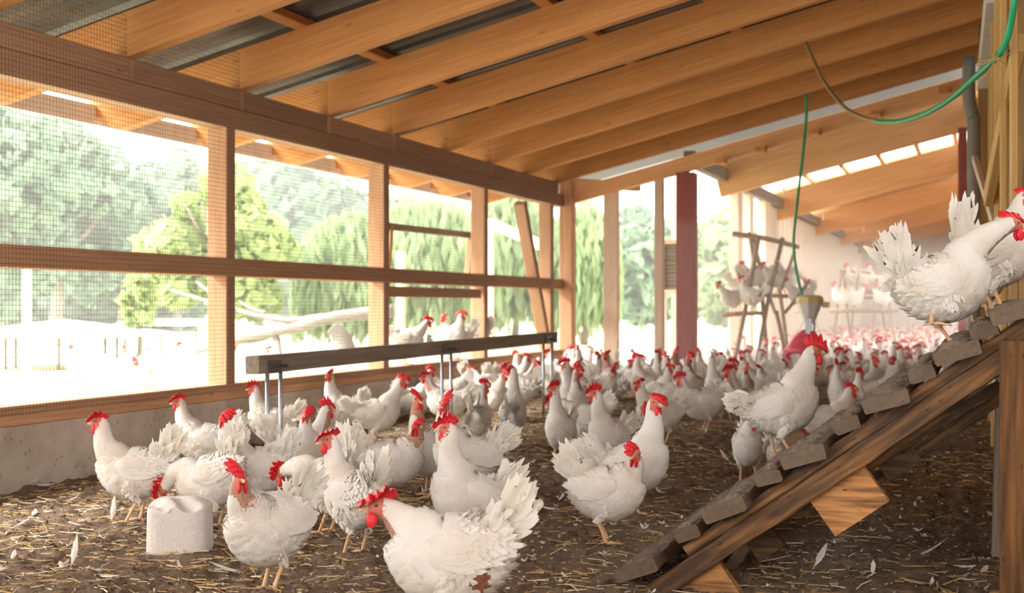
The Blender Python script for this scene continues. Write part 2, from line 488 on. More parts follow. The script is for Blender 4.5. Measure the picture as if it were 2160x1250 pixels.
def hen_parts(p, seed, detail='hi'):
    """Buffers for one hen standing at the origin and facing +X. p: pitch, nel, nlen, hyaw, hpitch, tail, spread, stride, flop, bare, crouch."""
    R = random.Random(seed)
    hi = detail == 'hi'; lo = detail == 'lo'
    pitch = math.radians(p.get('pitch', 8)); nel = math.radians(p.get('nel', 82)); nlen = p.get('nlen', .135)
    hy = math.radians(p.get('hyaw', 0)); hp = math.radians(p.get('hpitch', -8)); tl = math.radians(p.get('tail', 55))
    spread = math.radians(p.get('spread', 26)); flop = p.get('flop', 1.0); bare = p.get('bare', 0); crouch = p.get('crouch', 0)
    fat = p.get('fat', 1.0); hip = HIP - crouch
    row = []
    for (x, z, w, h) in BODY:
        xx, zz = rot2(x, z, pitch); row.append((xx, 0, zz + hip, w * fat, h * fat, 0.0))
    bx, bz = row[-1][0], row[-1][2]
    e0 = pitch + math.radians(38); pos = np.array([bx, 0, bz]); n_n = 5
    for i in range(n_n):
        u = (i + 0.7) / n_n
        e = e0 + (nel - e0) * min(1, u * 1.25); yw = hy * 0.55 * u ** 1.5
        pos = pos + nlen / n_n * np.array([math.cos(e) * math.cos(yw), math.cos(e) * math.sin(yw), math.sin(e)])
        k = (i + 1) / n_n
        row.append((*pos, (.058 + (.0275 - .058) * k ** .75) , (.070 + (.0305 - .070) * k ** .75), yw))
    hd = np.array([math.cos(hp) * math.cos(hy), math.cos(hp) * math.sin(hy), math.sin(hp)])
    hs = np.array([-math.sin(hy), math.cos(hy), 0]); hu = np.cross(hd, hs)
    nd = unit(np.array(row[-1][:3]) - np.array(row[-2][:3]))
    hc = pos + nd * 0.020 + hd * 0.010
    n_spine = len(row)
    row.append((*hc, .0235, .0265, hy))
    row.append((*(hc + hd * .020 - hu * .001), .0195, .0215, hy))
    row.append((*(hc + hd * .036 - hu * .004), .0125, .0145, hy))
    row.append((*(hc + hd * .046 - hu * .006), .006, .008, hy))
    S = spline(row, 44 if hi else (30 if not lo else 20))
    seg = 22 if hi else (16 if not lo else 9)
    ns = len(S)
    T = np.array([unit(S[min(i + 1, ns - 1), :3] - S[max(i - 1, 0), :3]) for i in range(ns)])
    SD = np.array([[-math.sin(r[5]), math.cos(r[5]), 0] for r in S])
    NR = np.array([unit(np.cross(T[i], SD[i])) for i in range(ns)])
    def ring_pt(i, a):
        # the belly side is fuller than the back
        q = math.sin(a); hh = S[i, 4] * (1.0 if q > 0 else 1.20)
        return S[i, :3] + SD[i] * (S[i, 3] * math.cos(a)) + NR[i] * (hh * q)
    B = Buf(); v, f = [], []
    for i in range(ns):
        for k in range(seg):
            v.append(ring_pt(i, 2 * math.pi * k / seg))
    for i in range(ns - 1):
        for k in range(seg):
            f.append((i * seg + k, i * seg + (k + 1) % seg, (i + 1) * seg + (k + 1) % seg, (i + 1) * seg + k))
    f.append(tuple(range(seg - 1, -1, -1))); f.append(tuple(range((ns - 1) * seg, ns * seg)))
    B.add(v, f, 0)
    # thighs
    st = p.get('stride', 0.0); legs = []
    for sgn in (1, -1):
        dx = st * sgn
        lift = max(0, p.get('lift', 0) * (1 if sgn == p.get('liftside', 1) else 0))
        foot = np.array([0.012 + dx, sgn * .047, lift]); hock = np.array([-.030 + dx * .45, sgn * .044, .108 - crouch * .45 + lift * .6])
        knee = np.array([.016 + dx * .3, sgn * .047, .165 - crouch * .8]); hipp = np.array([-.02, sgn * .04, hip - .005])
        tv, tf = tube_geo(spline([hipp, knee + [0, 0, .012], (knee + hock * 1.2) / 2.2, hock + [0, 0, .002]], 7), [.055, .052, .045, .034, .023, .015, .010], 12 if not lo else 7)
        B.add(tv, tf, 0); legs.append((hock, foot))
    body = Buf()
    wound = np.array([-.085, .075, hip - .05]) if p.get('wound') else None
    if lo:
        body = B
    else:
        co, fc = remesh(B, .0072 if hi else .011, ['plume'])
        nz = np.sin(co[:, 0] * 61 + seed) * np.sin(co[:, 1] * 73 + 2 * seed) * np.sin(co[:, 2] * 67 + 3 * seed)
        cen = np.array([0, 0, hip]); off = co - cen
        near_body = (np.linalg.norm(off, axis=1) < .22)
        co = co + (off / np.maximum(np.linalg.norm(off, axis=1), .02)[:, None]) * (nz * .004 * near_body)[:, None]
        cc = np.array([co[list(q)].mean(0) for q in fc])
        rel = cc - hc
        along = rel @ hd; upw = rel @ hu
        mats = np.zeros(len(fc), int)
        r_h = np.linalg.norm(rel - np.outer(along, hd) * 0.5, axis=1)
        mats[(along > -.006 + .35 * np.maximum(0, -upw)) & (r_h < .045) & (np.linalg.norm(rel, axis=1) < .07)] = 1
        if bare:
            nb = np.array(row[7][:3]); nt_ = np.array(row[n_spine - 1][:3]); ax = unit(nt_ - nb)
            tt = (cc - nb) @ ax; dd = np.linalg.norm((cc - nb) - np.outer(tt, ax), axis=1)
            fw = ((cc - nb - np.outer(tt, ax)) @ hd) / np.maximum(dd, 1e-6)
            mats[(tt > .01) & (tt < nlen + .02) & (dd < .06) & (fw > 1 - 1.4 * bare) & (mats == 0)] = 2
        if wound is not None:
            dw = np.linalg.norm((cc - wound) * [1, .5, .7], axis=1) + .010 * np.sin(cc[:, 0] * 190) * np.sin(cc[:, 2] * 230)
            mats[dw < .030] = 6
        body.add(co, fc, mats.tolist())
    # shanks and toes
    sseg = 8 if hi else (6 if not lo else 5)
    for sgn, (hock, foot) in zip((1, -1), legs):
        ankle = foot + np.array([-.004, 0, .014])
        body.add(*tube_geo([hock + [0, 0, .012], hock + [.001, 0, -.004], (hock + ankle) / 2, ankle, foot + [0, 0, .006]], [.0085, .0088, .0072, .0082, .0078], sseg), 3)
        for ang, L in ((0, .062), (27, .054), (-27, .054), (180, .026)):
            a = math.radians(ang); d = np.array([math.cos(a), math.sin(a), 0])
            q = foot + [0, 0, .007]
            body.add(*tube_geo([q, q + d * L * .35 + [0, 0, .003], q + d * L * .75 - [0, 0, .002], q + d * L - [0, 0, .003], q + d * (L + .010) - [0, 0, .006]], [.0062, .0056, .0048, .004, .001], sseg - 1), [3] * (3 * (sseg - 1)) + [4] * (sseg - 1) + [3, 4])
    # plumage laid over the body like scales
    if not lo:
        i1 = int((n_spine + 0.0) / (len(row) - 1) * (ns - 1)) - (1 if bare < .3 else 0)
        step = 1 if hi else 2
        for i in range(2, i1, step):
            circ = math.pi * (S[i, 3] + S[i, 4]); neck = i > ns * 8 / (len(row) - 1)
            sp = .0125 if neck else .019
            if not hi: sp *= 1.6
            if neck and bare > 0.6: continue
            n = max(6, int(circ / sp))
            for k in range(n):
                a = 2 * math.pi * (k + R.uniform(-.35, .35) + .5 * (i % 2)) / n
                q = ring_pt(i, a); nr = unit(SD[i] * math.cos(a) / max(S[i, 3], .01) + NR[i] * math.sin(a) / max(S[i, 4], .01))
                d = unit(-T[i] - np.array([0, 0, .22]) + np.array([R.uniform(-1, 1) for _ in range(3)]) * .15)
                d = unit(d - nr * np.dot(d, nr)); sd = np.cross(nr, d)
                if wound is not None and np.linalg.norm((q - wound) * [1, .5, .7]) < .030 and R.random() < .8: continue
                if neck and bare and np.dot(nr, hd) > .75 - 1.2 * bare: continue
                L = (R.uniform(.020, .030) if neck else R.uniform(.030, .044)) * (1.0 if hi else 1.35)
                W = L * (.52 if neck else .72)
                fr = 1.0 + (1.6 if R.random() < .07 else 0)
                card(body, q - nr * .003 - d * L * .3, d, sd, nr, L, W, lift=.0030 * fr * R.uniform(.4, 1.5), mat=0, curl=-.0015, rag=.10, R=R)
        for sgn, (hock, foot) in zip((1, -1), legs):
            top = np.array([-.005, sgn * .052, hip - .02]); 
            TP = spline([top + [0, -sgn * .006, 0], np.array([.010, sgn * .047, .168 - crouch * .8]), hock + [0, 0, .004]], 12)
            TR = np.interp(np.linspace(0, 1, 12), [0, .45, .8, 1], [.056, .040, .022, .013])
            for k in range(150 if hi else 40):
                q = R.random() ** .85 * 10.9; j = int(q); c = TP[j] + (TP[min(j + 1, 11)] - TP[j]) * (q - j)
                a = R.uniform(0, 2 * math.pi); tx = unit(TP[min(j + 1, 11)] - TP[max(j - 1, 0)])
                nr = np.array([math.cos(a), math.sin(a), 0]); nr = unit(nr - tx * np.dot(nr, tx))
                d = unit(tx + np.array([R.uniform(-1, 1) for _ in range(3)]) * .15); d = unit(d - nr * np.dot(d, nr))
                card(body, c + nr * (TR[j] - .004), d, np.cross(nr, d), nr, .027, .017, lift=.002, mat=0, rag=.12, R=R)
        # ear lobes
        for sgn in (1, -1):
            body.add(*ball_geo(hc + hd * -.004 + hs * sgn * .0225 - hu * .006, (.006, .006, .0085), 8, 6), 5)
    out = {'body': body}
    # comb: a serrated blade, bent over to one side by its own weight
    cb = Buf(); nc, nr_ = (30, 6) if hi else ((18, 4) if not lo else (9, 3))
    cs = p.get('comb', 1.0)
    pv = [[], []]
    for i in range(nc):
        u = i / (nc - 1); s = -.026 + .086 * u
        base = .021 - .020 * max(0, (u - .62) / .38) ** 1.3 - .010 * max(0, (.18 - u) / .18)
        bell = math.sin(math.pi * min(1, max(0, u * .93 + .05))) ** .55
        tooth = abs(math.sin(math.pi * (u * 5 + .0)))
        hgt = cs * (.011 + .050 * bell * (.28 + .72 * tooth))
        for j in range(nr_):
            t = j / (nr_ - 1); ang = flop * (t ** .8) * (0.9 + .7 * u) + .15 * math.sin(u * 9 + seed) * t
            up_l = hgt * t; 
            oo = up_l * math.sin(ang); uu = base + up_l * math.cos(ang)
            back = -.020 * cs * t * (1 - u) + .010 * cs * t * u
            th = .0042 * (1 - .6 * t)
            c = hc + hd * (s + back) + hu * uu + hs * oo
            nrm = hs * math.cos(ang) - hu * math.sin(ang)
            pv[0].append(c + nrm * th); pv[1].append(c - nrm * th)
    nn = nc * nr_; fcs = []
    for i in range(nc - 1):
        for j in range(nr_ - 1):
            a = i * nr_ + j; q = (a, a + nr_, a + nr_ + 1, a + 1)
            fcs.append(q[::-1]); fcs.append(tuple(x + nn for x in q))
        for j in (0, nr_ - 1):
            a = i * nr_ + j; q = (a, a + nr_, a + nr_ + nn, a + nn); fcs.append(q if j == 0 else q[::-1])
    for j in range(nr_ - 1):
        for i in (0, nc - 1):
            a = i * nr_ + j; q = (a, a + 1, a + 1 + nn, a + nn); fcs.append(q[::-1] if i == 0 else q)
    cb.add(pv[0] + pv[1], fcs, 0)
    out['comb'] = cb
    # wattles, beak, eyes
    ws = p.get('wattle', 1.0)
    for nm, sgn in (('wattle_a', 1), ('wattle_b', -1)):
        w = Buf(); c = hc + hd * .030 + hs * sgn * .010 - hu * .014
        dn = np.array([0, 0, -1.0])
        vv, ff = ball_geo((0, 0, 0), 1.0, 10 if not lo else 6, 8 if not lo else 5)
        pts = []
        for q in vv:
            t = (1 - q[2]) / 2
            wd = .0135 * (.45 + .75 * math.sin(math.pi * min(1, t * .62 + .2)))
            pts.append(c + dn * (.046 * ws * t - .002) + hd * (q[0] * wd) + hs * (q[1] * .0058 + sgn * .004 * t))
        w.add(pts, ff, 0); out[nm] = w
    bk = Buf()
    b0 = hc + hd * .038 - hu * .004
    bk.add(*tube_geo([b0 - hd * .004 + hu * .002, b0 + hd * .010 + hu * .002, b0 + hd * .021 - hu * .001, b0 + hd * .029 - hu * .007], [.0100, .0082, .0048, .0008], 8 if not lo else 5), 0)
    bk.add(*tube_geo([b0 - hd * .004 - hu * .006, b0 + hd * .010 - hu * .006, b0 + hd * .020 - hu * .008], [.0070, .0055, .0010], 8 if not lo else 5), 0)
    out['beak'] = bk
    for nm, sgn in (('eye_a', 1), ('eye_b', -1)):
        e = Buf(); c = hc + hd * .016 + hs * sgn * .0195 + hu * .005
        e.add(*ball_geo(c, .0052, 10, 7), 1)
        e.add(*ball_geo(c + hs * sgn * .0028 + hd * .0006, .0034, 8, 6), 0)
        out[nm] = e
    # tail: a tented upright fan
    tb = Buf()
    rx, rz = rot2(-.120, .078, pitch); root0 = np.array([rx, 0, rz + hip])
    nf = 15 if not lo else 5; tlen = p.get('tlen', .175)
    for layer in ((1, -1) if not lo else (1,)):
        for i in range(nf):
            u = 2 * i / (nf - 1) - 1
            e = math.pi - tl + spread * u + R.uniform(-.06, .06)
            d = np.array([math.cos(e), layer * (.16 + .10 * R.random()) if not lo else R.uniform(-.2, .2), math.sin(e)]); d = unit(d)
            ax = unit(np.array([-math.sin(e), 0, math.cos(e)])); nrm = unit(np.cross(d, ax)) * layer
            sd = np.cross(nrm, d)
            L = tlen * (1 - .18 * u * u) * R.uniform(.86, 1.08)
            r0 = root0 + np.array([.012 * u, layer * .010, -.012 * u])
            card(tb, r0, d, sd, nrm, L, .042 if not lo else .075, curl=.012 * R.uniform(-.5, 1), mat=0, nu=5 if hi else 3, nv=8 if hi else 4, rag=.085 if hi else .06, R=R, prof=(.3, .7, .95, 1.05, 1.0, .62))
    if not lo:
        for k in range(70 if hi else 24):
            e = math.pi - tl + R.uniform(-1.25, 1.2) * spread * 1.25; lay = R.choice((1, -1))
            d = unit(np.array([math.cos(e), lay * R.uniform(.05, .45), math.sin(e)]))
            nrm = unit(np.array([0, lay, .2])); nrm = unit(nrm - d * np.dot(nrm, d))
            r0 = root0 + np.array([R.uniform(-.012, .045), lay * R.uniform(.004, .034), R.uniform(-.03, .02)]) + d * R.random() * .035
            card(tb, r0, d, np.cross(nrm, d), nrm, R.uniform(.045, .085), .030, lift=.008, curl=.004, mat=0, nu=3, nv=5, rag=.13, R=R)
    out['tail'] = tb
    # folded wings
    for nm, sgn in (('wing_a', 1), ('wing_b', -1)):
        wb = Buf()
        cl = [(.076, .048, .012, .008), (.055, .046, .042, .014), (.010, .040, .064, .016), (-.045, .040, .064, .015), (-.100, .054, .042, .011), (-.145, .066, .016, .006), (-.165, .070, .004, .003)]
        prof = []
        for (x, z, hh, th) in cl:
            wy = np.interp(x, [b[0] for b in BODY], [b[2] for b in BODY]) * fat
            prof.append((x, max(wy - .010, .030 if x > -.15 else .022), z, hh, th))
        P = spline(prof, 16 if hi else 8); wseg = 14 if hi else 8; v, f = [], []
        for (x, y, z, hh, th) in P:
            for k in range(wseg):
                a = 2 * math.pi * k / wseg
                zz = z + hh * math.sin(a) - .012 * math.sin(a) ** 2
                xx, zr = rot2(x, zz, pitch)
                yy = y + th * math.cos(a) - .30 * max(0, hh * math.sin(a))
                v.append((xx, sgn * yy, zr + hip))
        for i in range(len(P) - 1):
            for k in range(wseg):
                q = (i * wseg + k, i * wseg + (k + 1) % wseg, (i + 1) * wseg + (k + 1) % wseg, (i + 1) * wseg + k)
                f.append(q if sgn < 0 else q[::-1])
        f.append(tuple(range(wseg))); f.append(tuple(range((len(P) - 1) * wseg, len(P) * wseg)))
        wb.add(v, f, 0)
        if not lo:
            nst = 13 if hi else 7
            for i in range(nst):
                u = i / (nst - 1); x = .07 - .20 * u
                hh = np.interp(-x, [-c[0] for c in cl], [c[2] for c in cl]); zc = np.interp(-x, [-c[0] for c in cl], [c[1] for c in cl])
                wy = np.interp(-x, [-c[0] for c in P], [c[1] for c in P]) + np.interp(-x, [-c[0] for c in P], [c[4] for c in P])
                nk = 6 if hi else 3
                for k in range(nk):
                    s = -0.85 + 1.7 * (k + R.uniform(.2, .8)) / nk
                    big = s < -.2
                    xx, zz = rot2(x, zc + hh * s * .9, pitch)
                    yy = wy - .30 * max(0, hh * s) - .006 * s * s
                    d = unit(np.array([-1, 0, -.02 if big else -.10]) + np.array([R.uniform(-1, 1), 0, R.uniform(-1, 1)]) * .09)
                    dx, dz = rot2(d[0], d[2], pitch); d = np.array([dx, -sgn * .04, dz]); d = unit(d)
                    nr = unit(np.array([0, sgn, .25 + .3 * s])); nr = unit(nr - d * np.dot(nr, d))
                    L = R.uniform(.055, .075) if big else R.uniform(.034, .046)
                    card(wb, np.array([xx, sgn * yy, zz + hip]), d, np.cross(nr, d), nr, L, .024 if big else .027, lift=.0018, mat=0, nu=3, nv=5, rag=.06, R=R)
        out[nm] = wb
    return out

PARTS = [('comb', 'comb', ['comb']), ('wattle', 'wattle_a', ['comb']), ('wattle', 'wattle_b', ['comb']), ('beak', 'beak', ['beak']),
         ('eye', 'eye_a', ['eye', 'iris']), ('eye', 'eye_b', ['eye', 'iris']), ('tail', 'tail', ['tailplume']), ('wing', 'wing_a', ['plume']), ('wing', 'wing_b', ['plume'])]
BODYMATS = ['plume', 'face', 'bare', 'shank', 'claw', 'lobe', 'wound']
def make_hen(p, seed, detail='hi'):
    g = hen_parts(p, seed, detail)
    r = link('hen', g['body'].mesh('hen_body', BODYMATS))
    for nm, key, mats in PARTS:
        link(nm, g[key].mesh('hen_' + nm, mats), r)
    return r
def far_hen_mesh(p, seed):
    g = hen_parts(p, seed, 'lo'); B = g['body']
    mats = BODYMATS + ['comb', 'beak', 'tailplume']
    for key, mi in (('comb', 7), ('wattle_a', 7), ('wattle_b', 7), ('beak', 8), ('tail', 9), ('wing_a', 0), ('wing_b', 0)):
        q = g[key]; B.add(q.v, q.f, mi)
    return B, mats
def copy_hen(src):
    c = src.copy(); C.objects.link(c)
    for k in ('label', 'category', 'group'):
        if k in c: del c[k]
    for ch in src.children:
        d = ch.copy(); C.objects.link(d); d.parent = c
    return c
def put(o, pos, ang, s=1.0, tilt=0.0):
    """ang: heading in the photo's own terms, 0 = towards frame right, 90 = away, 180 = towards frame left, 270 = at the camera."""
    o.location = tuple(map(float, pos)); o.rotation_euler = (0, tilt, TH + math.radians(ang)); o.scale = (s, s, s)
# ------------------------------------------------------------------ the barn
W = 4.48                        # left wall plane: X = -W
SL = 0.243                      # roof slope, rising to +X
def wall_y(px): return onX(px, HZ, -W)[1]
def under(X): return 2.28 + SL * (X + W)          # rafter underside
YC = wall_y(1192)               # corner post
RAF_H, RAF_W = 0.245, 0.085
YS = 1.2                        # near end of the modelled building

# floor: clods near the camera, flatter away
def vnoise(x, y, s, seed):
    xi = np.floor(x * s).astype(int); yi = np.floor(y * s).astype(int); u = x * s - xi; v = y * s - yi
    def h(a, b_):
        n = (a * 374761393 + b_ * 668265263 + seed * 1442695041) & 0x7fffffff
        n = ((n ^ (n >> 13)) * 1274126177) & 0x7fffffff
        return ((n ^ (n >> 16)) & 0xffff) / 65535.0
    u = u * u * (3 - 2 * u); v = v * v * (3 - 2 * v)
    return (h(xi, yi) * (1 - u) + h(xi + 1, yi) * u) * (1 - v) + (h(xi, yi + 1) * (1 - u) + h(xi + 1, yi + 1) * u) * v
def floor_h(x, y):
    x = np.asarray(x, float); y = np.asarray(y, float)
    h = .022 * (vnoise(x, y, 1.7, 1) - .5) + .016 * (vnoise(x, y, 9, 2) - .5) + .026 * (vnoise(x, y, 24, 3) ** 2 - .3) + .016 * (vnoise(x, y, 55, 4) - .5)
    return h * np.clip(1.15 - (y - 3) / 22, .3, 1)
def fz(x, y): return float(floor_h(x, y))
ys = [0.0]
while ys[-1] < 40: ys.append(ys[-1] + max(.0125, (ys[-1] - 2.2) * .0042) if ys[-1] > 2.6 else ys[-1] + .10)
ys = np.array(ys); xs = np.linspace(-W - .02, 3.0, 470)
XX, YY = np.meshgrid(xs, ys); ZZ = floor_h(XX, YY)
vv = np.stack([XX, YY, ZZ], -1).reshape(-1, 3); nx, ny = len(xs), len(ys)
idx = (np.arange(ny - 1)[:, None] * nx + np.arange(nx - 1)[None]).reshape(-1)
ff = np.stack([idx, idx + 1, idx + nx + 1, idx + nx], -1)
me = bpy.data.meshes.new('floor'); me.from_pydata(vv.tolist(), [], ff.tolist()); me.materials.append(M['soil'])
me.polygons.foreach_set('use_smooth', [True] * len(ff))
link('floor', me)['kind'] = 'structure'

# concrete footing of the left wall
B = Buf(); B.add(*box_geo(-W - .16, -W + .005, YS - 6, YC + .1, -.1, .31, .012))
o = link('wall_left', B.mesh('wall_left', ['concrete'], smooth=False)); o['kind'] = 'structure'

def T(name, p0, p1, w, h, mat, label, cat, group=None, **k):
    return tag(timber(name, p0, p1, w, h, mat, **k), label, cat, group)
XW = -W - .06                   # centre of the 12 cm deep wall timbers
T('sill_beam', (XW, YS - 6, .36), (XW, YC + .05, .36), .12, .10, 'frame', 'pink pine sill beam lying on top of the concrete footing', 'beam')
T('middle_rail', (XW + .0, YS - 6, 1.145), (XW, YC, 1.145), .12, .115, 'frame', 'long horizontal pine rail across the middle of the netted openings', 'beam')
T('header_beam', (XW, YS - 6, 2.085), (XW, YC, 2.085), .13, .13, 'frame', 'heavy lower header beam carried by the wall posts', 'beam')

# rafters and the short blocking boards between them, above the header
rpx = [-53, 270, 506, 690, 828, 943, 1036, 1113, 1178]
RY = [wall_y(p) + .03 for p in rpx]
d0 = RY[1] - RY[0]
NB = 8
RY = [RY[0] - (NB - i) * d0 for i in range(NB)] + RY
ordw = ['first', 'second', 'third', 'fourth', 'fifth', 'sixth', 'seventh', 'eighth', 'ninth', 'tenth', 'eleventh']
def rafter_mesh(x0, x1, w, h, scallop=True):
    """Profile in the local X-Z plane, underside along z = 0, tilted with the roof when placed."""
    if scallop:
        low = [(x0, h * .55), (x0 + .05, h * .50), (x0 + .085, h * .36), (x0 + .115, h * .18), (x0 + .16, h * .06), (x0 + .23, 0)]
    else:
        low = [(x0, 0)]
    prof = [(x0, h)] + low + [(x1, 0), (x1, h)]
    n = len(prof); v = [(x, s * w / 2, z) for s in (-1, 1) for (x, z) in prof]
    f = [tuple(range(n)), tuple(range(2 * n - 1, n - 1, -1))] + [(i, n + i, n + (i + 1) % n, (i + 1) % n) for i in range(n)]
    B = Buf(); B.add(v, f); return B
ca = math.cos(math.atan(SL))
XE = -W - 1.08                   # eaves
rm = rafter_mesh((XE + W) / ca, (W + 2.5) / ca, RAF_W, RAF_H).mesh('rafter', ['rafter'], smooth=False)
for i, y in enumerate(RY):
    o = link('rafter', rm, loc=(-W, y, 2.28)); o.rotation_euler = (0, -math.atan(SL), 0)
    k = i - NB - 1
    if k >= 0:
        tag(o, 'orange pine roof rafter, %s from the camera of those meeting the header beam in view' % ordw[k], 'rafter', 'roof rafters')
    else:
        tag(o, 'orange pine roof rafter crossing overhead near the camera, out at the top left', 'rafter', 'roof rafters')
for i in range(len(RY) - 1):
    a, b_ = RY[i] + .022, RY[i + 1] - .022
    T('blocking_board', (XW + .012, a, 2.215), (XW + .012, b_, 2.215), .09, .125, 'frame',
      ('pinkish board standing on the header beam, under the %s gap between rafters in view' % ordw[i - NB]) if i >= NB else 'pinkish board standing on the header beam beside and behind the camera', 'board', 'blocking boards on the header')

# battens over the rafters and the corrugated sheets
def top_z(X): return under(X) + RAF_H / ca
for k, (X, nm) in enumerate(((-5.40, 'along the eaves outside'), (-4.04, 'nearest the netted wall'), (-2.81, 'second from the netted wall'), (-1.92, 'third from the netted wall'), (-.98, 'fourth from the netted wall'), (-.12, 'nearest the timber stud wall'))):
    z = top_z(X) + .03
    T('roof_batten', (X, RY[0] - .5, z), (X, YC + .3, z), .085, .06, 'rafter', 'roof batten crossing over the rafters, ' + nm, 'batten', 'roof battens', up=(-SL, 0, 1))
def corrugated(x0, x1, y0, y1, lift, pitch=.19):
    prof = [(0, 0), (.30, 0), (.40, .035), (.72, .035), (.82, 0)]
    yl = []
    y = y0
    while y < y1:
        for (u, z) in prof: yl.append((y + u * pitch, z))
        y += pitch
    B = Buf(); v = []
    for (y, z) in yl:
        for x in (x0, x1): v.append((x, y, top_z(x) + lift + z))
    B.add(v, [(2 * i, 2 * i + 1, 2 * i + 3, 2 * i + 2) for i in range(len(yl) - 1)])
    return B
o = link('ceiling', corrugated(XE - .06, 2.6, RY[0] - .6, RY[-1] + .12, .062).mesh('ceiling', ['metal_roof'], smooth=False)); o['kind'] = 'structure'
# the eaves board outside
T('eaves_board', (XE - .02, YS - 6, under(XE) + .15), (XE - .02, YC + .3, under(XE) + .15), .03, .13, 'white_board', 'pale grey board running along the ends of the rafters outside', 'board')

# wall posts
posts = [(489, 'pine wall post, leftmost and nearest of the netted wall'), (817, 'pine wall post, second from the camera along the netted wall'), (1027, 'pine wall post, third along the netted wall, beside the hens on the sill'), (1166, 'narrow pine wall post just before the thick corner post')]
for px, lab in posts:
    y = wall_y(px)
    T('wall_post', (-W - .075, y, .41), (-W - .075, y, 2.02), .105, .14, 'frame', lab, 'post', 'wall posts', up=(0, 1, 0) if False else (1, 0, 0))
T('wall_post', (-W - .075, wall_y(489) - (wall_y(817) - wall_y(489)), .41), (-W - .075, wall_y(489) - (wall_y(817) - wall_y(489)), 2.02), .105, .14, 'frame', 'pine wall post of the netted wall, beside the camera', 'post', 'wall posts', up=(1, 0, 0))
T('corner_post', (-W + .03, YC, .41), (-W + .03, YC, 2.36), .16, .15, 'frame', 'thick pine corner post where the netted wall ends', 'post', up=(1, 0, 0))
pa, pb = onX(1097, 428, -W - .06), onX(1146, 705, -W - .06)
T('brace', pa, pb, .09, .12, 'frame', 'slanting pine brace leaning between rails before the corner post', 'brace', up=(1, 0, 0))

# pop hole frame: board under the middle rail and an open hatch hooked up outside
ya, yb = wall_y(824), wall_y(1020)
T('hatch_board', (-W - .05, ya + .02, 1.015), (-W - .05, yb, 1.015), .05, .085, 'frame', 'horizontal board under the middle rail, over the hens standing on the sill', 'board')
XH = -W - .40
hr = empty('open_hatch', tuple(onX(1000, 500, XH))); tag(hr, 'light timber hatch frame tilted open outside, above the hens on the sill', 'hatch')
timber('rail', onX(815, 477, XH), onX(1003, 497, XH), .05, .06, 'grey_wood', hr)
timber('stile', onX(994, 497, XH), onX(985, 585, XH + .05), .05, .06, 'frame', hr, up=(1, 0, 0))
timber('stile', onX(822, 478, XH), onX(815, 578, XH + .05), .05, .06, 'frame', hr, up=(1, 0, 0))
timber('stay', onX(1004, 497, XH), onX(1012, 500, -W - .12), .02, .02, 'frame', hr)

# wire netting over the inside of the wall, up to the roof
B = Buf(); r = .00115; step = .0254; xw = -W + .008
def wire(p, q):
    p = np.array(p, float); q = np.array(q, float); d = unit(q - p); u = np.array([1.0, 0, 0]); w = np.cross(d, u)
    v = [c + r * (math.cos(a) * u + math.sin(a) * w) for c in (p, q) for a in (0.5, 2.6, 4.7)]
    B.add(v, [(0, 1, 4, 3), (1, 2, 5, 4), (2, 0, 3, 5)])
y = 4.2
while y < YC - .08:
    wire((xw, y, .36), (xw, y, 2.52)); y += step
z = .37
while z < 2.52:
    wire((xw - .0015, 4.2, z), (xw - .0015, YC - .08, z)); z += step
o = tag(link('wire_netting', B.mesh('wire_netting', ['wire'])), 'fine square wire netting stretched over the left wall openings', 'netting')

# transverse end of the near bay: low beam, red post, tall openings
def slope_timber(name, xa, za, xb, Y, w, h, mat, label, cat, group=None):
    """za: underside height at xa; runs up with the roof."""
    zb = za + SL * (xb - xa)
    return T(name, (xa, Y, za + h / 2), (xb, Y, zb + h / 2), w, h, mat, label, cat, group)
YI = YC + .06
slope_timber('tie_beam', -W - .1, 2.02, -.12, YI, .12, .165, 'beam_far', 'deep orange sloping tie beam resting on the corner post and the red post', 'beam')
pr = onX(1487, 358, -3.10)
T('red_post', (-3.10, YC + .10, -.02), (-3.10, YC + .10, 2.37), .22, .20, 'red_post', 'dark red painted post standing in the flock at the middle of the barn', 'post', up=(1, 0, 0))
for (px, ytop, w, lab) in ((1290, 405, .165, 'pale square post between the corner post and the red post'), (1391, 380, .10, 'slim pale post left of the grey slatted box, before the red post'),):
    q = onY(px, HZ, YI + .08)
    T('door_post', (q[0], q[1], 0), (q[0], q[1], 2.06 + SL * (q[0] + W) + .1), w, .10, 'pale_post', lab, 'post', 'posts of the tall openings', up=(0, 1, 0))
T('eaves_stub', (-W - .02, YC + .05, 2.31), (-W + .55, YC + 1.2, 2.33), .09, .10, 'frame', 'short pine stub behind the head of the corner post', 'beam')
# outside the openings: a second row of posts and a slatted nest box
q = onY(1430, HZ, YC + 3.2)
T('porch_post', (q[0], q[1], 0), (q[0], q[1], 2.95), .15, .12, 'pale_post', 'pale porch post outside, right behind the grey slatted box', 'post', up=(0, 1, 0))
q = onY(1421, 563, YC + 2.6)
nb = empty('vent_box', (q[0], q[1], 1.05)); tag(nb, 'grey slatted box hung between pale posts left of the red post', 'box')
S_ = F / (YC + 2.6 + 1) ; bw, z0, z1 = .24, at(1421, 612, 18.2)[2], at(1421, 520, 18.2)[2]
B = Buf()
for k in range(11):
    zz = z0 + (z1 - z0) * (k + .5) / 11
    B.add(*box_geo(q[0] - bw / 2, q[0] + bw / 2, q[1] - .05, q[1] + .10, zz - .026, zz + .020))
B.add(*box_geo(q[0] - bw / 2, q[0] + bw / 2, q[1] + .05, q[1] + .12, z0, z1))
o = link('slats', B.mesh('slats', ['grey_wood'], smooth=False), nb); o.location = -nb.location
B = Buf(); B.add(*box_geo(q[0] - bw / 2 - .03, q[0] + bw / 2 + .03, q[1] - .10, q[1] + .14, z1, z1 + .05))
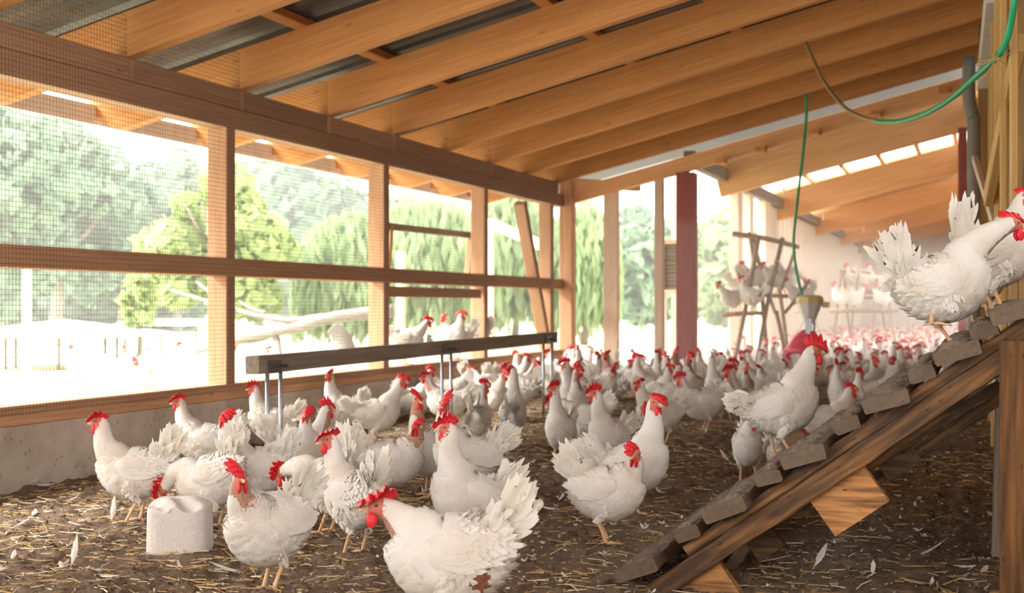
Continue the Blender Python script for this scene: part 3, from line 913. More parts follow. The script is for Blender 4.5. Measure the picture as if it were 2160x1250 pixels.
B.add(*box_geo(q[0] - bw / 2 - .03, q[0] + bw / 2 + .03, q[1] - .10, q[1] + .14, z0 - .05, z0))
for sx in (-1, 1): B.add(*box_geo(q[0] + sx * (bw / 2 + .015) - .016, q[0] + sx * (bw / 2 + .015) + .016, q[1] - .1, q[1] + .14, z0, z1))
o = link('frame', B.mesh('frame', ['pale_post'], smooth=False), nb); o.location = -nb.location
B = Buf()
for sx in (-1, 1): B.add(*box_geo(q[0] + sx * bw / 2 - .02, q[0] + sx * bw / 2 + .02, q[1], q[1] + .04, 0, z0 - .05))
o = link('leg', B.mesh('leg', ['pale_post'], smooth=False), nb); o.location = -nb.location

# the far wing: plank wall with open bays at its start, deep trusses, end wall
XF = -3.15; YF0 = YC + .3; YE = 38.0
def far_under(X): return 2.45 + SL * (X - XF)
for k, px in enumerate((1553, 1578, 1612)):
    q = onX(px, HZ, XF)
    T('wing_post', (XF, q[1], 0), (XF, q[1], 2.62), (.34, .30, .5)[k], .12, 'pale_post', ('pale wing post, first to the right of the red post', 'pale wing post, second to the right of the red post', 'pale wing post where the plank wall of the wing begins')[k], 'post', 'posts of the far wing', up=(1, 0, 0))
ys0 = onX(1625, HZ, XF)[1]
B = Buf(); y = ys0; k = 0; rr = random.Random(3)
while y < YE:
    w = .24; dx = .022 * (k % 2)
    B.add(*box_geo(XF - .03 - dx, XF - dx, y, y + w - .012, -.05, 2.62, .004)); y += w; k += 1
o = link('wall_far_left', B.mesh('wall_far_left', ['plank_pale'], smooth=False)); o['kind'] = 'structure'
T('wall_plate', (XF + .03, YF0, 2.56), (XF + .03, YE, 2.56), .12, .16, 'grey_wood', 'grey timber plate along the top of the far plank wall', 'beam')
B = Buf(); B.add(*box_geo(XF - .05, .8, YE, YE + .12, -.05, 3.6)); o = link('wall_far', B.mesh('wall_far', ['grey_wall'], smooth=False)); o['kind'] = 'structure'
B = Buf(); B.add(*box_geo(-.04, .06, 15.5, YE, -.05, .75)); B.add(*box_geo(-.04, .06, 15.5, YE, 1.75, 3.4))  # unseen openings between the bands, added to let side light into the wing
for k in range(8): B.add(*box_geo(-.04, .06, 15.5 + 3.2 * k, 15.7 + 3.2 * k, .75, 1.75))
o = link('wall_right', B.mesh('wall_right', ['brown_panel'], smooth=False)); o['kind'] = 'structure'
# transverse far beams, each deep enough to hide the roof between them
fb = [(17.0, .43, 2.28), (22.0, .43, 2.28), (27.2, .43, 2.28), (32.1, .43, 2.28), (36.9, .43, 2.28)]
bw_ = ['nearest', 'second', 'third', 'fourth', 'farthest']
for k, (y, h, z) in enumerate(fb):
    slope_timber('truss_beam', XF - .05, z, .0, y, .14, h, 'beam_far', 'deep orange roof beam across the far wing, %s of the five behind the tie beam' % bw_[k], 'beam', 'far roof beams')
def far_roof(y0, y1, nm, mat, dz=0.0):
    B = Buf(); z = lambda x: 2.95 + dz + SL * (x - XF)
    v = [(XF - .5, y0, z(XF - .5)), (.4, y0, z(.4)), (.4, y1, z(.4)), (XF - .5, y1, z(XF - .5))]
    B.add(v + [(a, b_, c + .04) for a, b_, c in v], [(0, 3, 2, 1), (4, 5, 6, 7), (0, 1, 5, 4), (1, 2, 6, 5), (2, 3, 7, 6), (3, 0, 4, 7)])
    o = link(nm, B.mesh(nm, [mat], smooth=False)); o['kind'] = 'structure'
far_roof(17.1, 22.2, 'ceiling_far', 'brown_panel')
far_roof(23.7, YE + .2, 'ceiling_end', 'beam_far')
# daylight gap between those two roofs, crossed by noggings
for k in range(5):
    X = -2.75 + k * .58 + .001
    z = 2.95 + SL * (X - XF)
    T('nogging', (X, 22.1, z - .02), (X, 23.8, z - .02), .07, .07, 'beam_far', 'short nogging across the bright roof gap, %s from the plank wall' % ordw[k], 'nogging', 'noggings in the roof gap')
# noggings over the tie beam
B = Buf()
v = [(x, y, top_z(x) + .075 + d) for d in (0, .02) for (x, y) in ((XE - .06, RY[-1] + .13), (.42, RY[-1] + .13), (.42, 16.95), (XE - .06, 16.95))]
B.add(v, [(3, 2, 1, 0), (4, 5, 6, 7), (0, 1, 5, 4), (1, 2, 6, 5), (2, 3, 7, 6), (3, 0, 4, 7)])
for k, (px, py) in enumerate(((1515, 337), (1600, 312), (1715, 275), (1845, 235), (1990, 183))):
    q = onY(px, py, YC - .25)
    T('short_nogging', (q[0], RY[-1] + .05, q[2]), (q[0], YI, q[2]), .10, .05, 'rafter', 'short nogging between the last rafter and the tie beam, %s from the corner post' % ordw[k], 'nogging', 'noggings before the tie beam')
o = link('ceiling_skylight', B.mesh('ceiling_skylight', ['skylight'], smooth=False)); o['kind'] = 'structure'
# small white cord pulls hanging from the far beams
for k, (px, py, Yb, nm) in enumerate(((1653, 330, 17.0, 'nearest of the four'), (1736, 394, 22.0, 'second of the four'), (1821, 470, 27.2, 'third of the four'), (1847, 496, 32.1, 'farthest of the four'))):
    p = onY(px, py, Yb); zt = 2.28 + SL * (p[0] - XF + .05); p[2] = min(p[2], zt - .12); L_ = .13
    B = Buf(); B.add(*tube_geo([p + [0, 0, L_ / 2], p - [0, 0, L_ / 2]], .014, 8))
    B.add(*tube_geo([p + [0, 0, L_ / 2], np.array([p[0], p[1], zt + .01])], .004, 5))
    tag(link('cord_pull', B.mesh('cord_pull', ['string'])), 'small white cord pull hanging from the far roof beams, ' + nm, 'cord pull', 'cord pulls')

# right hand timber wall, almost edge on
T('ledger_board', onX(2098, -20, .06), at(2072, 175, 12.5), .10, .14, 'white_board', 'whitish sloping board under the rafter ends at top right', 'board')
for k, (px, Z) in enumerate(((2139, 5.4), (2117, 6.4), (2104, 7.4), (2096, 8.6), (2089, 10.4))):
    q = at(px, HZ, Z)
    T('wall_stud', (q[0], q[1], .0), (q[0], q[1], 3.7), .06, .034, 'yellow_stud', 'yellowish wall stud at the right edge, %s from the camera' % ordw[k], 'stud', 'studs of the right wall', up=(1, 0, 0))
B = Buf()
for k in range(13):
    B.add(*box_geo(.20, .225, 5.4 + k * .8, 5.4 + k * .8 + .79, -.05, 3.9, .003))
o = link('wall_right_panel', B.mesh('wall_right_panel', ['brown_panel'], smooth=False)); o['kind'] = 'structure'
T('wide_post', (.03, 13.2, 0), (.03, 13.2, 3.5), .22, .16, 'brown_panel', 'broad brown timber post behind the grey pipe at right', 'post', up=(1, 0, 0))
T('red_stanchion', (-.235, 16.7, 0), (-.235, 16.7, 3.0), .10, .10, 'red_post', 'slim dark red post under the far beams at right', 'post', up=(1, 0, 0))
T('stud_brace', at(2150, 90, 6.0), at(2085, 420, 7.4), .05, .09, 'yellow_stud', 'slanting yellowish brace nailed across the wall studs at right', 'brace')
T('prop_stick', at(2056, 335, 9.0), at(2098, 470, 7.6), .035, .05, 'pale_post', 'pale slanting stick beside the grey pipe above the hens at right', 'stick')
P = [at(2044, 120, 11), at(2044, 200, 11), at(2050, 240, 11), at(2054, 275, 11), at(2054, 560, 11), at(2054, 760, 11)]
B = Buf(); B.add(*tube_geo(spline(P, 24), .052, 12)); tag(link('grey_pipe', B.mesh('grey_pipe', ['pipe'])), 'grey downpipe with a bend running down beside the red stanchion', 'pipe')
B = Buf(); B.add(*box_geo(.05, .09, 7.6, 10.2, .45, .92, .004)); tag(link('white_panel', B.mesh('white_panel', ['white_board'], smooth=False)), 'whitish panel behind the top of the ramp, under the hens', 'panel')
# the unseen rest of the house around the camera, walls added to shape light
def boards(nm, x0, x1, y0, y1, z1, mat):
    B = Buf(); n = int(max(x1 - x0, y1 - y0) / .2)
    for k in range(n):
        if x1 - x0 > y1 - y0: B.add(*box_geo(x0 + (x1 - x0) * k / n + .004, x0 + (x1 - x0) * (k + 1) / n - .004, y0, y1, -.05, z1, .004))
        else: B.add(*box_geo(x0, x1, y0 + (y1 - y0) * k / n + .004, y0 + (y1 - y0) * (k + 1) / n - .004, -.05, z1, .004))
    o = link(nm, B.mesh(nm, [mat], smooth=False)); o['kind'] = 'structure'
boards('wall_back', -W, 2.5, -5.03, -5.0, 1.0, 'plank_pale')
boards('wall_right_near', 2.5, 2.53, -5.0, 12.0, 2.9, 'brown_panel')
# ------------------------------------------------------------------ perch beam on steel legs
XP = -3.36
na, nb_ = onX(532, 770, XP), onX(1167, 711, XP)
pb = empty('perch_bench', (XP, (na[1] + nb_[1]) / 2, 0)); tag(pb, 'weathered grey perch beam on thin steel legs along the netted wall', 'perch')
zt = (na[2] + nb_[2]) / 2
timber('beam', (XP, na[1], na[2]), (XP, nb_[1], nb_[2] ), .075, .088, 'grey_wood', pb, wav=.0012)
for k, (pl, pr_) in enumerate(((562, 590), (931, 950), (1145, 1162))):
    for q in (pl, pr_):
        y = onX(q, 800, XP + .03)[1]; z = na[2] + (nb_[2] - na[2]) * (y - na[1]) / (nb_[1] - na[1])
        B = Buf(); B.add(*tube_geo([(XP + .035, y, -.03), (XP + .035, y, z - .03)], .011, 8))
        o = link('leg', B.mesh('leg', ['galv']), pb); o.location = -pb.location
    y = onX((pl + pr_) / 2, 800, XP + .03)[1]; z = na[2] + (nb_[2] - na[2]) * (y - na[1]) / (nb_[1] - na[1])
    B = Buf(); B.add(*box_geo(XP + .038, XP + .050, y - .07, y + .05, z - .045, z + .02, .002))
    B.add(*tube_geo([(XP + .03, y + .05, z - .01), (XP + .085, y + .05, z - .01)], .011, 6))
    o = link('bracket', B.mesh('bracket', ['dark_metal'], smooth=False), pb); o.location = -pb.location

# ------------------------------------------------------------------ pecking block
g0 = ground(366, 1166); bs = F / (CH * F / (1166 - HZ))
B = Buf(); n = 40; m_ = 30; v = []
hw, hh = .112, .208
for j in range(m_ + 1):
    t = j / m_
    for i in range(n):
        a = 2 * math.pi * i / n
        c, s = math.cos(a), math.sin(a)
        sq = (abs(c) ** 5 + abs(s) ** 5) ** (-1 / 5)
        if t < .55: rr_, z = 1.0 - .03 * (t / .55), hh * .80 * (t / .55)
        else:
            u = (t - .55) / .45 * math.pi / 2; rr_ = (.97 - .16) * math.cos(u) + .16 * math.cos(u) ** .4; z = hh * (.80 + .20 * math.sin(u))
            if t == 1: rr_ = 0
        x, y = hw * rr_ * sq * c, hw * .9 * rr_ * sq * s
        if z > hh * .7:
            k = (z - hh * .7) / (hh * .3)
            for (gx, gy, gr, gd) in ((  .050, -.075, .036, .060), (-.035, -.095, .024, .050), (-.080, -.060, .030, .045), (.012, -.03, .030, .026), (-.03, .03, .045, .02)):
                q = ((x - gx) ** 2 + (y - gy) ** 2) / gr ** 2
                z -= k * gd * math.exp(-q)
            z -= .02 * k * max(0, x / hw) - .004
        z += .0015 * (vnoise(np.array([x * 30 + 9.]), np.array([y * 30 + z * 40 + 5.]), 1, 5)[0] - .5)
        v.append((x, y, z - .008))
f = [(j * n + i, j * n + (i + 1) % n, (j + 1) * n + (i + 1) % n, (j + 1) * n + i) for j in range(m_) for i in range(n)]
f.append(tuple(range(n - 1, -1, -1)))
B.add(v, f)
m, nt, b = new_mat('mineral block')
tc = N(nt, 'ShaderNodeTexCoord'); n1 = N(nt, 'ShaderNodeTexNoise'); n1.inputs['Scale'].default_value = 120; n1.inputs['Detail'].default_value = 3
n2 = N(nt, 'ShaderNodeTexNoise'); n2.inputs['Scale'].default_value = 26; n2.inputs['Detail'].default_value = 2
nt.links.new(tc.outputs['Object'], n1.inputs['Vector']); nt.links.new(tc.outputs['Object'], n2.inputs['Vector'])
r1 = ramp(nt, [(.30, (.60, .56, .53)), (.55, (.68, .64, .61)), (.8, (.74, .71, .68))]); nt.links.new(n1.outputs['Fac'], r1.inputs['Fac'])
r2 = ramp(nt, [(.70, (0, 0, 0)), (.74, (1, 1, 1))]); nt.links.new(n2.outputs['Fac'], r2.inputs['Fac'])
mx = N(nt, 'ShaderNodeMix', data_type='RGBA'); nt.links.new(r2.outputs['Color'], mx.inputs['Factor']); nt.links.new(r1.outputs['Color'], mx.inputs['A']); mx.inputs['B'].default_value = (.50, .38, .30, 1)
nt.links.new(mx.outputs['Result'], b.inputs['Base Color']); b.inputs['Roughness'].default_value = .95
bp = N(nt, 'ShaderNodeBump'); bp.inputs['Strength'].default_value = .7; bp.inputs['Distance'].default_value = .003
nt.links.new(n1.outputs['Fac'], bp.inputs['Height']); nt.links.new(bp.outputs['Normal'], b.inputs['Normal'])
M['block'] = m
g0 = g0 + FW * .10
o = tag(link('pecking_block', B.mesh('pecking_block', ['block'])), 'whitish grey pecking stone with hollows worn in its top, in the foreground at left', 'pecking stone')
o.location = (g0[0], g0[1], fz(g0[0], g0[1]) + .002); o.rotation_euler = (0, 0, TH)

# ------------------------------------------------------------------ ramp
Y0, Y1 = 4.14, 5.92
A0 = onY(1345, 1238, Y0); A1 = onY(2112, 722, Y0)
rdir = unit(np.array([A1[0] - A0[0], 0, A1[2] - A0[2]])); rup = np.array([-rdir[2], 0, rdir[0]])
if rup[2] < 0: rup = -rup
L = np.linalg.norm(np.array([A1[0] - A0[0], 0, A1[2] - A0[2]]))
base = np.array([A0[0], 0, A0[2]])
def rp(s, y, u): return base + rdir * s + rup * u + np.array([0, y, 0])
rampo = empty('hen_ramp', (float(A0[0]), (Y0 + Y1) / 2, 0.0)); tag(rampo, 'dirty wooden hen ramp with manure caked treads climbing to the right', 'ramp')
LT = L + .50
# near rails: two thin boards on top of one another, and the far pair
timber('side_rail', rp(-.02, Y0 + .03, -.045), rp(LT, Y0 + .03, -.045), .05, .062, 'ramp_rail', rampo, wav=.003)
timber('side_rail', rp(.18, Y0 + .08, .004), rp(LT, Y0 + .08, .004), .045, .04, 'ramp_rail', rampo, wav=.003)
timber('side_rail', rp(.10, Y0 + .9, -.045), rp(LT, Y0 + .9, -.045), .05, .062, 'ramp_rail', rampo, wav=.003)
timber('side_rail', rp(.02, Y1 - .12, -.045), rp(LT, Y1 - .12, -.045), .05, .062, 'ramp_rail', rampo, wav=.003)
# lower stringers carrying the ramp
timber('stringer', onY(1560, 1140, Y0 + .26), onY(2112, 812, Y0 + .26), .045, .036, 'ramp_rail', rampo, wav=.003)
timber('stringer', onY(1745, 1078, Y0 + .42), onY(2112, 838, Y0 + .42), .045, .040, 'ramp_rail', rampo, wav=.003)
timber('stringer', onY(1490, 1265, Y0 + .40), onY(1590, 1130, Y0 + .40), .05, .04, 'tread', rampo, wav=.003)
# treads across, each caked with droppings
rr = random.Random(5)
def s_of(px, py): return float(np.dot(onY(px, py, Y0) - base - [0, Y0, 0], rdir))
ts = [(s_of(a, b_), k % 2 == 0) for k, (a, b_) in enumerate(((1362, 1228), (1468, 1156), (1552, 1098), (1640, 1038), (1715, 988), (1802, 930), (1890, 872), (1965, 820), (2040, 772), (2100, 730), (2165, 690)))]
for k, (s, wide) in enumerate(ts):
    y0, y1 = (Y0 - .02 + rr.uniform(-.04, .02), Y1 - rr.uniform(-.02, .12)) if wide else (Y0 + rr.uniform(0, .08), Y1 - rr.uniform(.5, .75))
    w = .138 if wide else .08
    tilt = math.radians(20 + rr.uniform(-4, 3))
    t = timber('tread', rp(s, y0, .046 + .006 * (k % 2)), rp(s, y1, .052 + .006 * (k % 2)), w, .042, 'tread', rampo, up=(-math.sin(tilt), 0, math.cos(tilt)), wav=.003)
    # crust on the tread
    B = Buf(); nx_, ny_ = 70, 8; v = []
    yl = y1 - y0
    for i in range(nx_):
        for j in range(ny_):
            x = -yl / 2 + yl * i / (nx_ - 1); y = -w / 2 + w * j / (ny_ - 1)
            e = min(1, min(j, ny_ - 1 - j) / 1.5) * min(1, min(i, nx_ - 1 - i) / 2)
            hgt = .021 - .012 + e * (.004 + .020 * vnoise(np.array([x + 9 + k]), np.array([y + 5.]), 24, k + 3)[0] ** 1.6 + .008 * rr.random())
            v.append((x, y, hgt))
    B.add(v, [(i * ny_ + j, (i + 1) * ny_ + j, (i + 1) * ny_ + j + 1, i * ny_ + j + 1) for i in range(nx_ - 1) for j in range(ny_ - 1)])
    c = link('crust', B.mesh('crust', ['manure']), t)
# nailed plates under the rail
def plate(s0, s1, u0, u1, y, mat):
    B = Buf(); v = []
    for yy in (y, y + .045):
        for (s, u) in ((s0, u0), (s1, u0), (s1, u1), (s0, u1)): v.append(rp(s, yy, u))
    B.add(v, [(0, 1, 2, 3), (7, 6, 5, 4), (0, 4, 5, 1), (1, 5, 6, 2), (2, 6, 7, 3), (3, 7, 4, 0)])
    B.v = [(a - rampo.location.x, b_ - rampo.location.y, c - rampo.location.z) for a, b_, c in B.v]
    return link('plate', B.mesh('plate', [mat], smooth=False), rampo)
plate(.60, .795, -.205, -.05, Y0 + .055, 'ramp_block')
plate(.085, .25, -.20, -.06, Y0 + .055, 'ramp_block')
plate(.80, .92, -.17, -.05, Y0 + .30, 'ramp_rail')
plate(.30, .40, -.16, -.05, Y0 + .30, 'ramp_rail')
# posts of the platform the ramp climbs to
p = ground(2108, 1262)
xl = onY(2108, 1200, Y0 - .02)[0]
T('platform_post', (xl + .055, Y0 - .06, -.02), (xl + .055, Y0 - .06, .80), .11, .10, 'ramp_post', 'stained orange post with dark knots at the right edge, holding the ramp', 'post', up=(0, 1, 0))
q = ground(2094, 1184)
T('platform_support', (q[0] + .012, q[1] + .02, -.02), (q[0] + .030, q[1] + .02, .80), .034, .06, 'grey_wood', 'thin grey wooden leg behind the stained orange post under the ramp', 'post', up=(0, 1, 0))
# platform that the ramp leads on to
pf = empty('platform', (1.0, (Y0 + Y1) / 2, 0)); tag(pf, 'slatted wooden platform at the head of the ramp, past the right edge', 'platform')
for k in range(8): timber('deck_board', (.42 + k * .16, Y0 - .1, .83), (.42 + k * .16, Y1 + .05, .83), .14, .03, 'tread', pf)
for y in (Y0 + .05, Y1 - .1): timber('joist', (.22, y, .77), (1.6, y, .77), .05, .09, 'ramp_rail', pf)
for y in (Y0 + .05, Y1 - .1): timber('leg', (1.55, y, -.02), (1.55, y, .73), .09, .09, 'ramp_post', pf, up=(0, 1, 0))
# ------------------------------------------------------------------ hanging drinker with its hose
dz = 13.0; dc = at(1708, 700, dz)
dr = empty('hanging_drinker', tuple(dc)); tag(dr, 'bell drinker with red bowl and yellow capped white valve hanging over the flock', 'drinker')
def drk(nm, prof, mat, off=(0, 0, 0), seg=24):
    B = Buf(); B.add(*lathe_geo(prof, seg)); o = link(nm, B.mesh(nm, [mat]), dr); o.location = off; return o
u = dz / F
drk('bowl', [(.02, -34*u), (.205, -40*u), (.215, -33*u), (.195, -27*u), (.14, -8*u), (.08, 4*u), (.03, 10*u)], 'red_plastic', (-.03, 0, -.02))
B = Buf()
hv = [(-.088, .105), (.088, .105), (.075, -.01), (.035, -.09), (-.035, -.09), (-.075, -.01)]
z_ = 45 * u
B.add(*lathe_geo([(.02, z_ - .13), (.045, z_ - .12), (.085, z_ - .02), (.118, z_ + .06), (.122, z_ + .075), (.05, z_ + .085)], 8))
o = link('valve_housing', B.mesh('valve_housing', ['white_plastic'], smooth=False), dr)
B = Buf(); B.add(*lathe_geo([(.05, z_ + .07), (.128, z_ + .068), (.134, z_ + .10), (.125, z_ + .135), (.09, z_ + .15), (.02, z_ + .155)], 8))
link('cap', B.mesh('cap', ['yellow_plastic'], smooth=False), dr)
B = Buf(); B.add(*box_geo(.12, .19, -.03, .03, z_ + .03, z_ + .085, .006)); link('side_knob', B.mesh('side_knob', ['yellow_plastic'], smooth=False), dr)
B = Buf(); B.add(*box_geo(-.03, .03, -.09, -.05, z_ - .24, z_ - .07, .006)); B.add(*tube_geo([(.05, -.03, z_ - .12), (.035, 0, z_ - .30)], .010, 8)); link('fitting', B.mesh('fitting', ['galv'], smooth=False), dr)
for k, px in enumerate((-.16, .02, .18)):
    B = Buf(); B.add(*tube_geo([(px - .03, -.05, -25 * u), (px * .3, 0, z_ - .1)], .003, 5)); link('cord', B.mesh('cord', ['string']), dr)
H = [at(1700, 197, dz), at(1701, 240, dz), at(1693, 330, dz), at(1680, 440, dz), at(1674, 520, dz), at(1684, 590, dz), at(1696, 634, dz)]
B = Buf(); B.add(*tube_geo(spline(H, 40), .014, 8)); tag(link('drinker_hose', B.mesh('drinker_hose', ['hose'])), 'thin green hose dropping from a rafter to the yellow capped drinker', 'hose')
H = [at(1700, 90, 10.6), at(1712, 118, 10.4), at(1738, 172, 9.9), at(1775, 220, 9.2), at(1815, 246, 8.5), at(1875, 257, 7.6), at(1935, 246, 6.9), at(2000, 212, 6.3), at(2060, 160, 5.8), at(2105, 117, 5.4), at(2122, 88, 5.3), at(2132, 50, 5.25), at(2140, 0, 5.2), at(2146, -60, 5.2)]
S_ = spline(H, 120)
B = Buf(); B.add(*tube_geo(S_, .0135, 10)); nb2 = len(B.f) - 2
B.m = [1 if (i // 10) < 42 else 0 for i in range(len(B.f))]
tag(link('slack_hose', B.mesh('slack_hose', ['hose', 'hose_brown'])), 'long green hose sagging from a rafter to the timber wall at upper right', 'hose')
B = Buf()
c0 = at(2104, 117, 5.38); rr = random.Random(9)
B.add(*tube_geo([c0 + RT * .017 * math.cos(a) + np.array([0, 0, .017 * math.sin(a)]) + FW * .004 * math.sin(2 * a) for a in np.linspace(0, 6.28, 14)], .004, 6))
for k in range(7):
    e = at(2104 + rr.uniform(-45, 45), 117 + rr.uniform(-20, 60), 5.38)
    B.add(*tube_geo(spline([c0, (c0 + e) / 2 + [0, 0, -.01], e], 8), .0032, 5))
tag(link('twine_knot', B.mesh('twine_knot', ['twine'])), 'frayed twine tying the green hose to the timber wall', 'twine')

# ------------------------------------------------------------------ perch racks of branches in the flock
def stick(nm, p, q, r, root, mat='stick'):
    B = Buf(); mid = (p + q) / 2 + np.array([rng.uniform(-1, 1), rng.uniform(-1, 1), rng.uniform(-1, 1)]) * r * .8
    B.add(*tube_geo(spline([p, mid, q], 7), [r, r * .98, r * .95, r * .93, r * .9, r * .85, r * .8], 7))
    o = link(nm, B.mesh(nm, [mat]), root); o.location = -root.location
def Lz(px, py, Z): return at(px, py, Z)
rk = empty('perch_rack', tuple(at(1620, 800, 16.5) * [1, 1, 0])); tag(rk, 'tall rustic perch rack of crossed branches right of the red post', 'perch rack')
for a, b_, r in (((1545, 493, 16.3), (1685, 521, 16.3), .035), ((1578, 622, 16.6), (1662, 625, 16.2), .028), ((1525, 664, 16.2), (1612, 660, 16.0), .03)):
    stick('perch_bar', Lz(*a), Lz(*b_), r, rk)
for a, b_, r in (((1601, 497, 16.3), (1540, 700, 15.9), .03), ((1588, 505, 16.3), (1635, 660, 16.9), .028), ((1651, 502, 16.3), (1590, 690, 15.9), .03), ((1637, 555, 16.4), (1668, 700, 16.8), .026),
                 ((1580, 490, 16.3), (1605, 600, 16.6), .02), ((1640, 572, 16.0), (1600, 625, 15.9), .024), ((1606, 600, 16.1), (1622, 700, 16.1), .028), ((1676, 530, 16.3), (1648, 610, 16.1), .02), ((1708, 590, 16.0), (1655, 660, 15.8), .024), ((1637, 655, 15.8), (1660, 700, 15.7), .026), ((1556, 575, 16.2), (1566, 600, 16.2), .022)):
    stick('leg', Lz(*a), np.array([*Lz(*b_)[:2], 0.0]) if b_[1] >= 690 else Lz(*b_), r, rk)
rk2 = empty('perch_rack', tuple(at(1825, 760, 22) * [1, 1, 0])); tag(rk2, 'smaller reddish perch rack far back before the grey end wall', 'perch rack')
for a, b_, r in (((1772, 572, 22), (1852, 578, 22), .028), ((1785, 613, 22), (1872, 618, 22), .03), ((1758, 623, 21.5), (1880, 625, 21.5), .03), ((1750, 655, 21), (1895, 655, 21), .035), ((1828, 592, 22), (1878, 596, 22), .025)):
    stick('perch_bar', Lz(*a), Lz(*b_), r, rk2)
for a, b_ in (((1776, 570, 22), (1752, 690, 21)), ((1812, 572, 22), (1790, 690, 21)), ((1850, 576, 22), (1835, 690, 21)), ((1872, 595, 22), (1895, 690, 21)), ((1780, 572, 22.2), (1800, 690, 23)), ((1848, 576, 22.2), (1880, 690, 23))):
    stick('leg', Lz(*a), np.array([*Lz(*b_)[:2], 0.0]), .022, rk2)
# ------------------------------------------------------------------ outside
def flat_mat(name, stops, scale, det=6, bump=0):
    m, nt, b = new_mat(name)
    tc = N(nt, 'ShaderNodeTexCoord'); n1 = N(nt, 'ShaderNodeTexNoise'); n1.inputs['Scale'].default_value = scale; n1.inputs['Detail'].default_value = det
    nt.links.new(tc.outputs['Object'], n1.inputs['Vector']); r = ramp(nt, stops); nt.links.new(n1.outputs['Fac'], r.inputs['Fac'])
    nt.links.new(r.outputs['Color'], b.inputs['Base Color']); b.inputs['Roughness'].default_value = .95; b.inputs['Specular IOR Level'].default_value = .1
    return m
M['run'] = flat_mat('dry run ground', [(.3, (.30, .36, .18)), (.5, (.50, .48, .36)), (.7, (.60, .57, .46))], .35)
def leafmat(name, a, b_):
    m, nt, b = new_mat(name)
    oi = N(nt, 'ShaderNodeTexCoord'); n1 = N(nt, 'ShaderNodeTexNoise'); n1.inputs['Scale'].default_value = .9; n1.inputs['Detail'].default_value = 5
    nt.links.new(oi.outputs['Object'], n1.inputs['Vector']); r = ramp(nt, [(.3, a), (.7, b_)]); nt.links.new(n1.outputs['Fac'], r.inputs['Fac'])
    b.inputs['Roughness'].default_value = .7
    nt.links.new(r.outputs['Color'], b.inputs['Base Color'])
    tr = N(nt, 'ShaderNodeBsdfTranslucent'); nt.links.new(r.outputs['Color'], tr.inputs['Color'])
    mix = N(nt, 'ShaderNodeMixShader'); mix.inputs[0].default_value = .45
    nt.links.new(b.outputs[0], mix.inputs[1]); nt.links.new(tr.outputs[0], mix.inputs[2]); nt.links.new(mix.outputs[0], nt.nodes['Material Output'].inputs['Surface'])
    return m
M['leaf_blue'] = leafmat('bluish leaves', (.15, .25, .165), (.25, .36, .235))
M['leaf_dark'] = leafmat('dark leaves', (.10, .185, .125), (.18, .275, .185))
M['leaf_yellow'] = leafmat('yellow green leaves', (.31, .42, .14), (.43, .51, .22))
M['leaf_willow'] = leafmat('willow leaves', (.27, .38, .18), (.38, .46, .27))
B = Buf(); B.add([(-140, -30, -.05), (-W - .1, -30, -.05), (-W - .1, YC + .2, -.05), (XF - .1, YC + .2, -.05), (XF - .1, 160, -.05), (-140, 160, -.05)], [(0, 1, 2, 3, 4, 5)])
o = link('ground_outside', B.mesh('ground_outside', ['run'], smooth=False)); o['kind'] = 'structure'

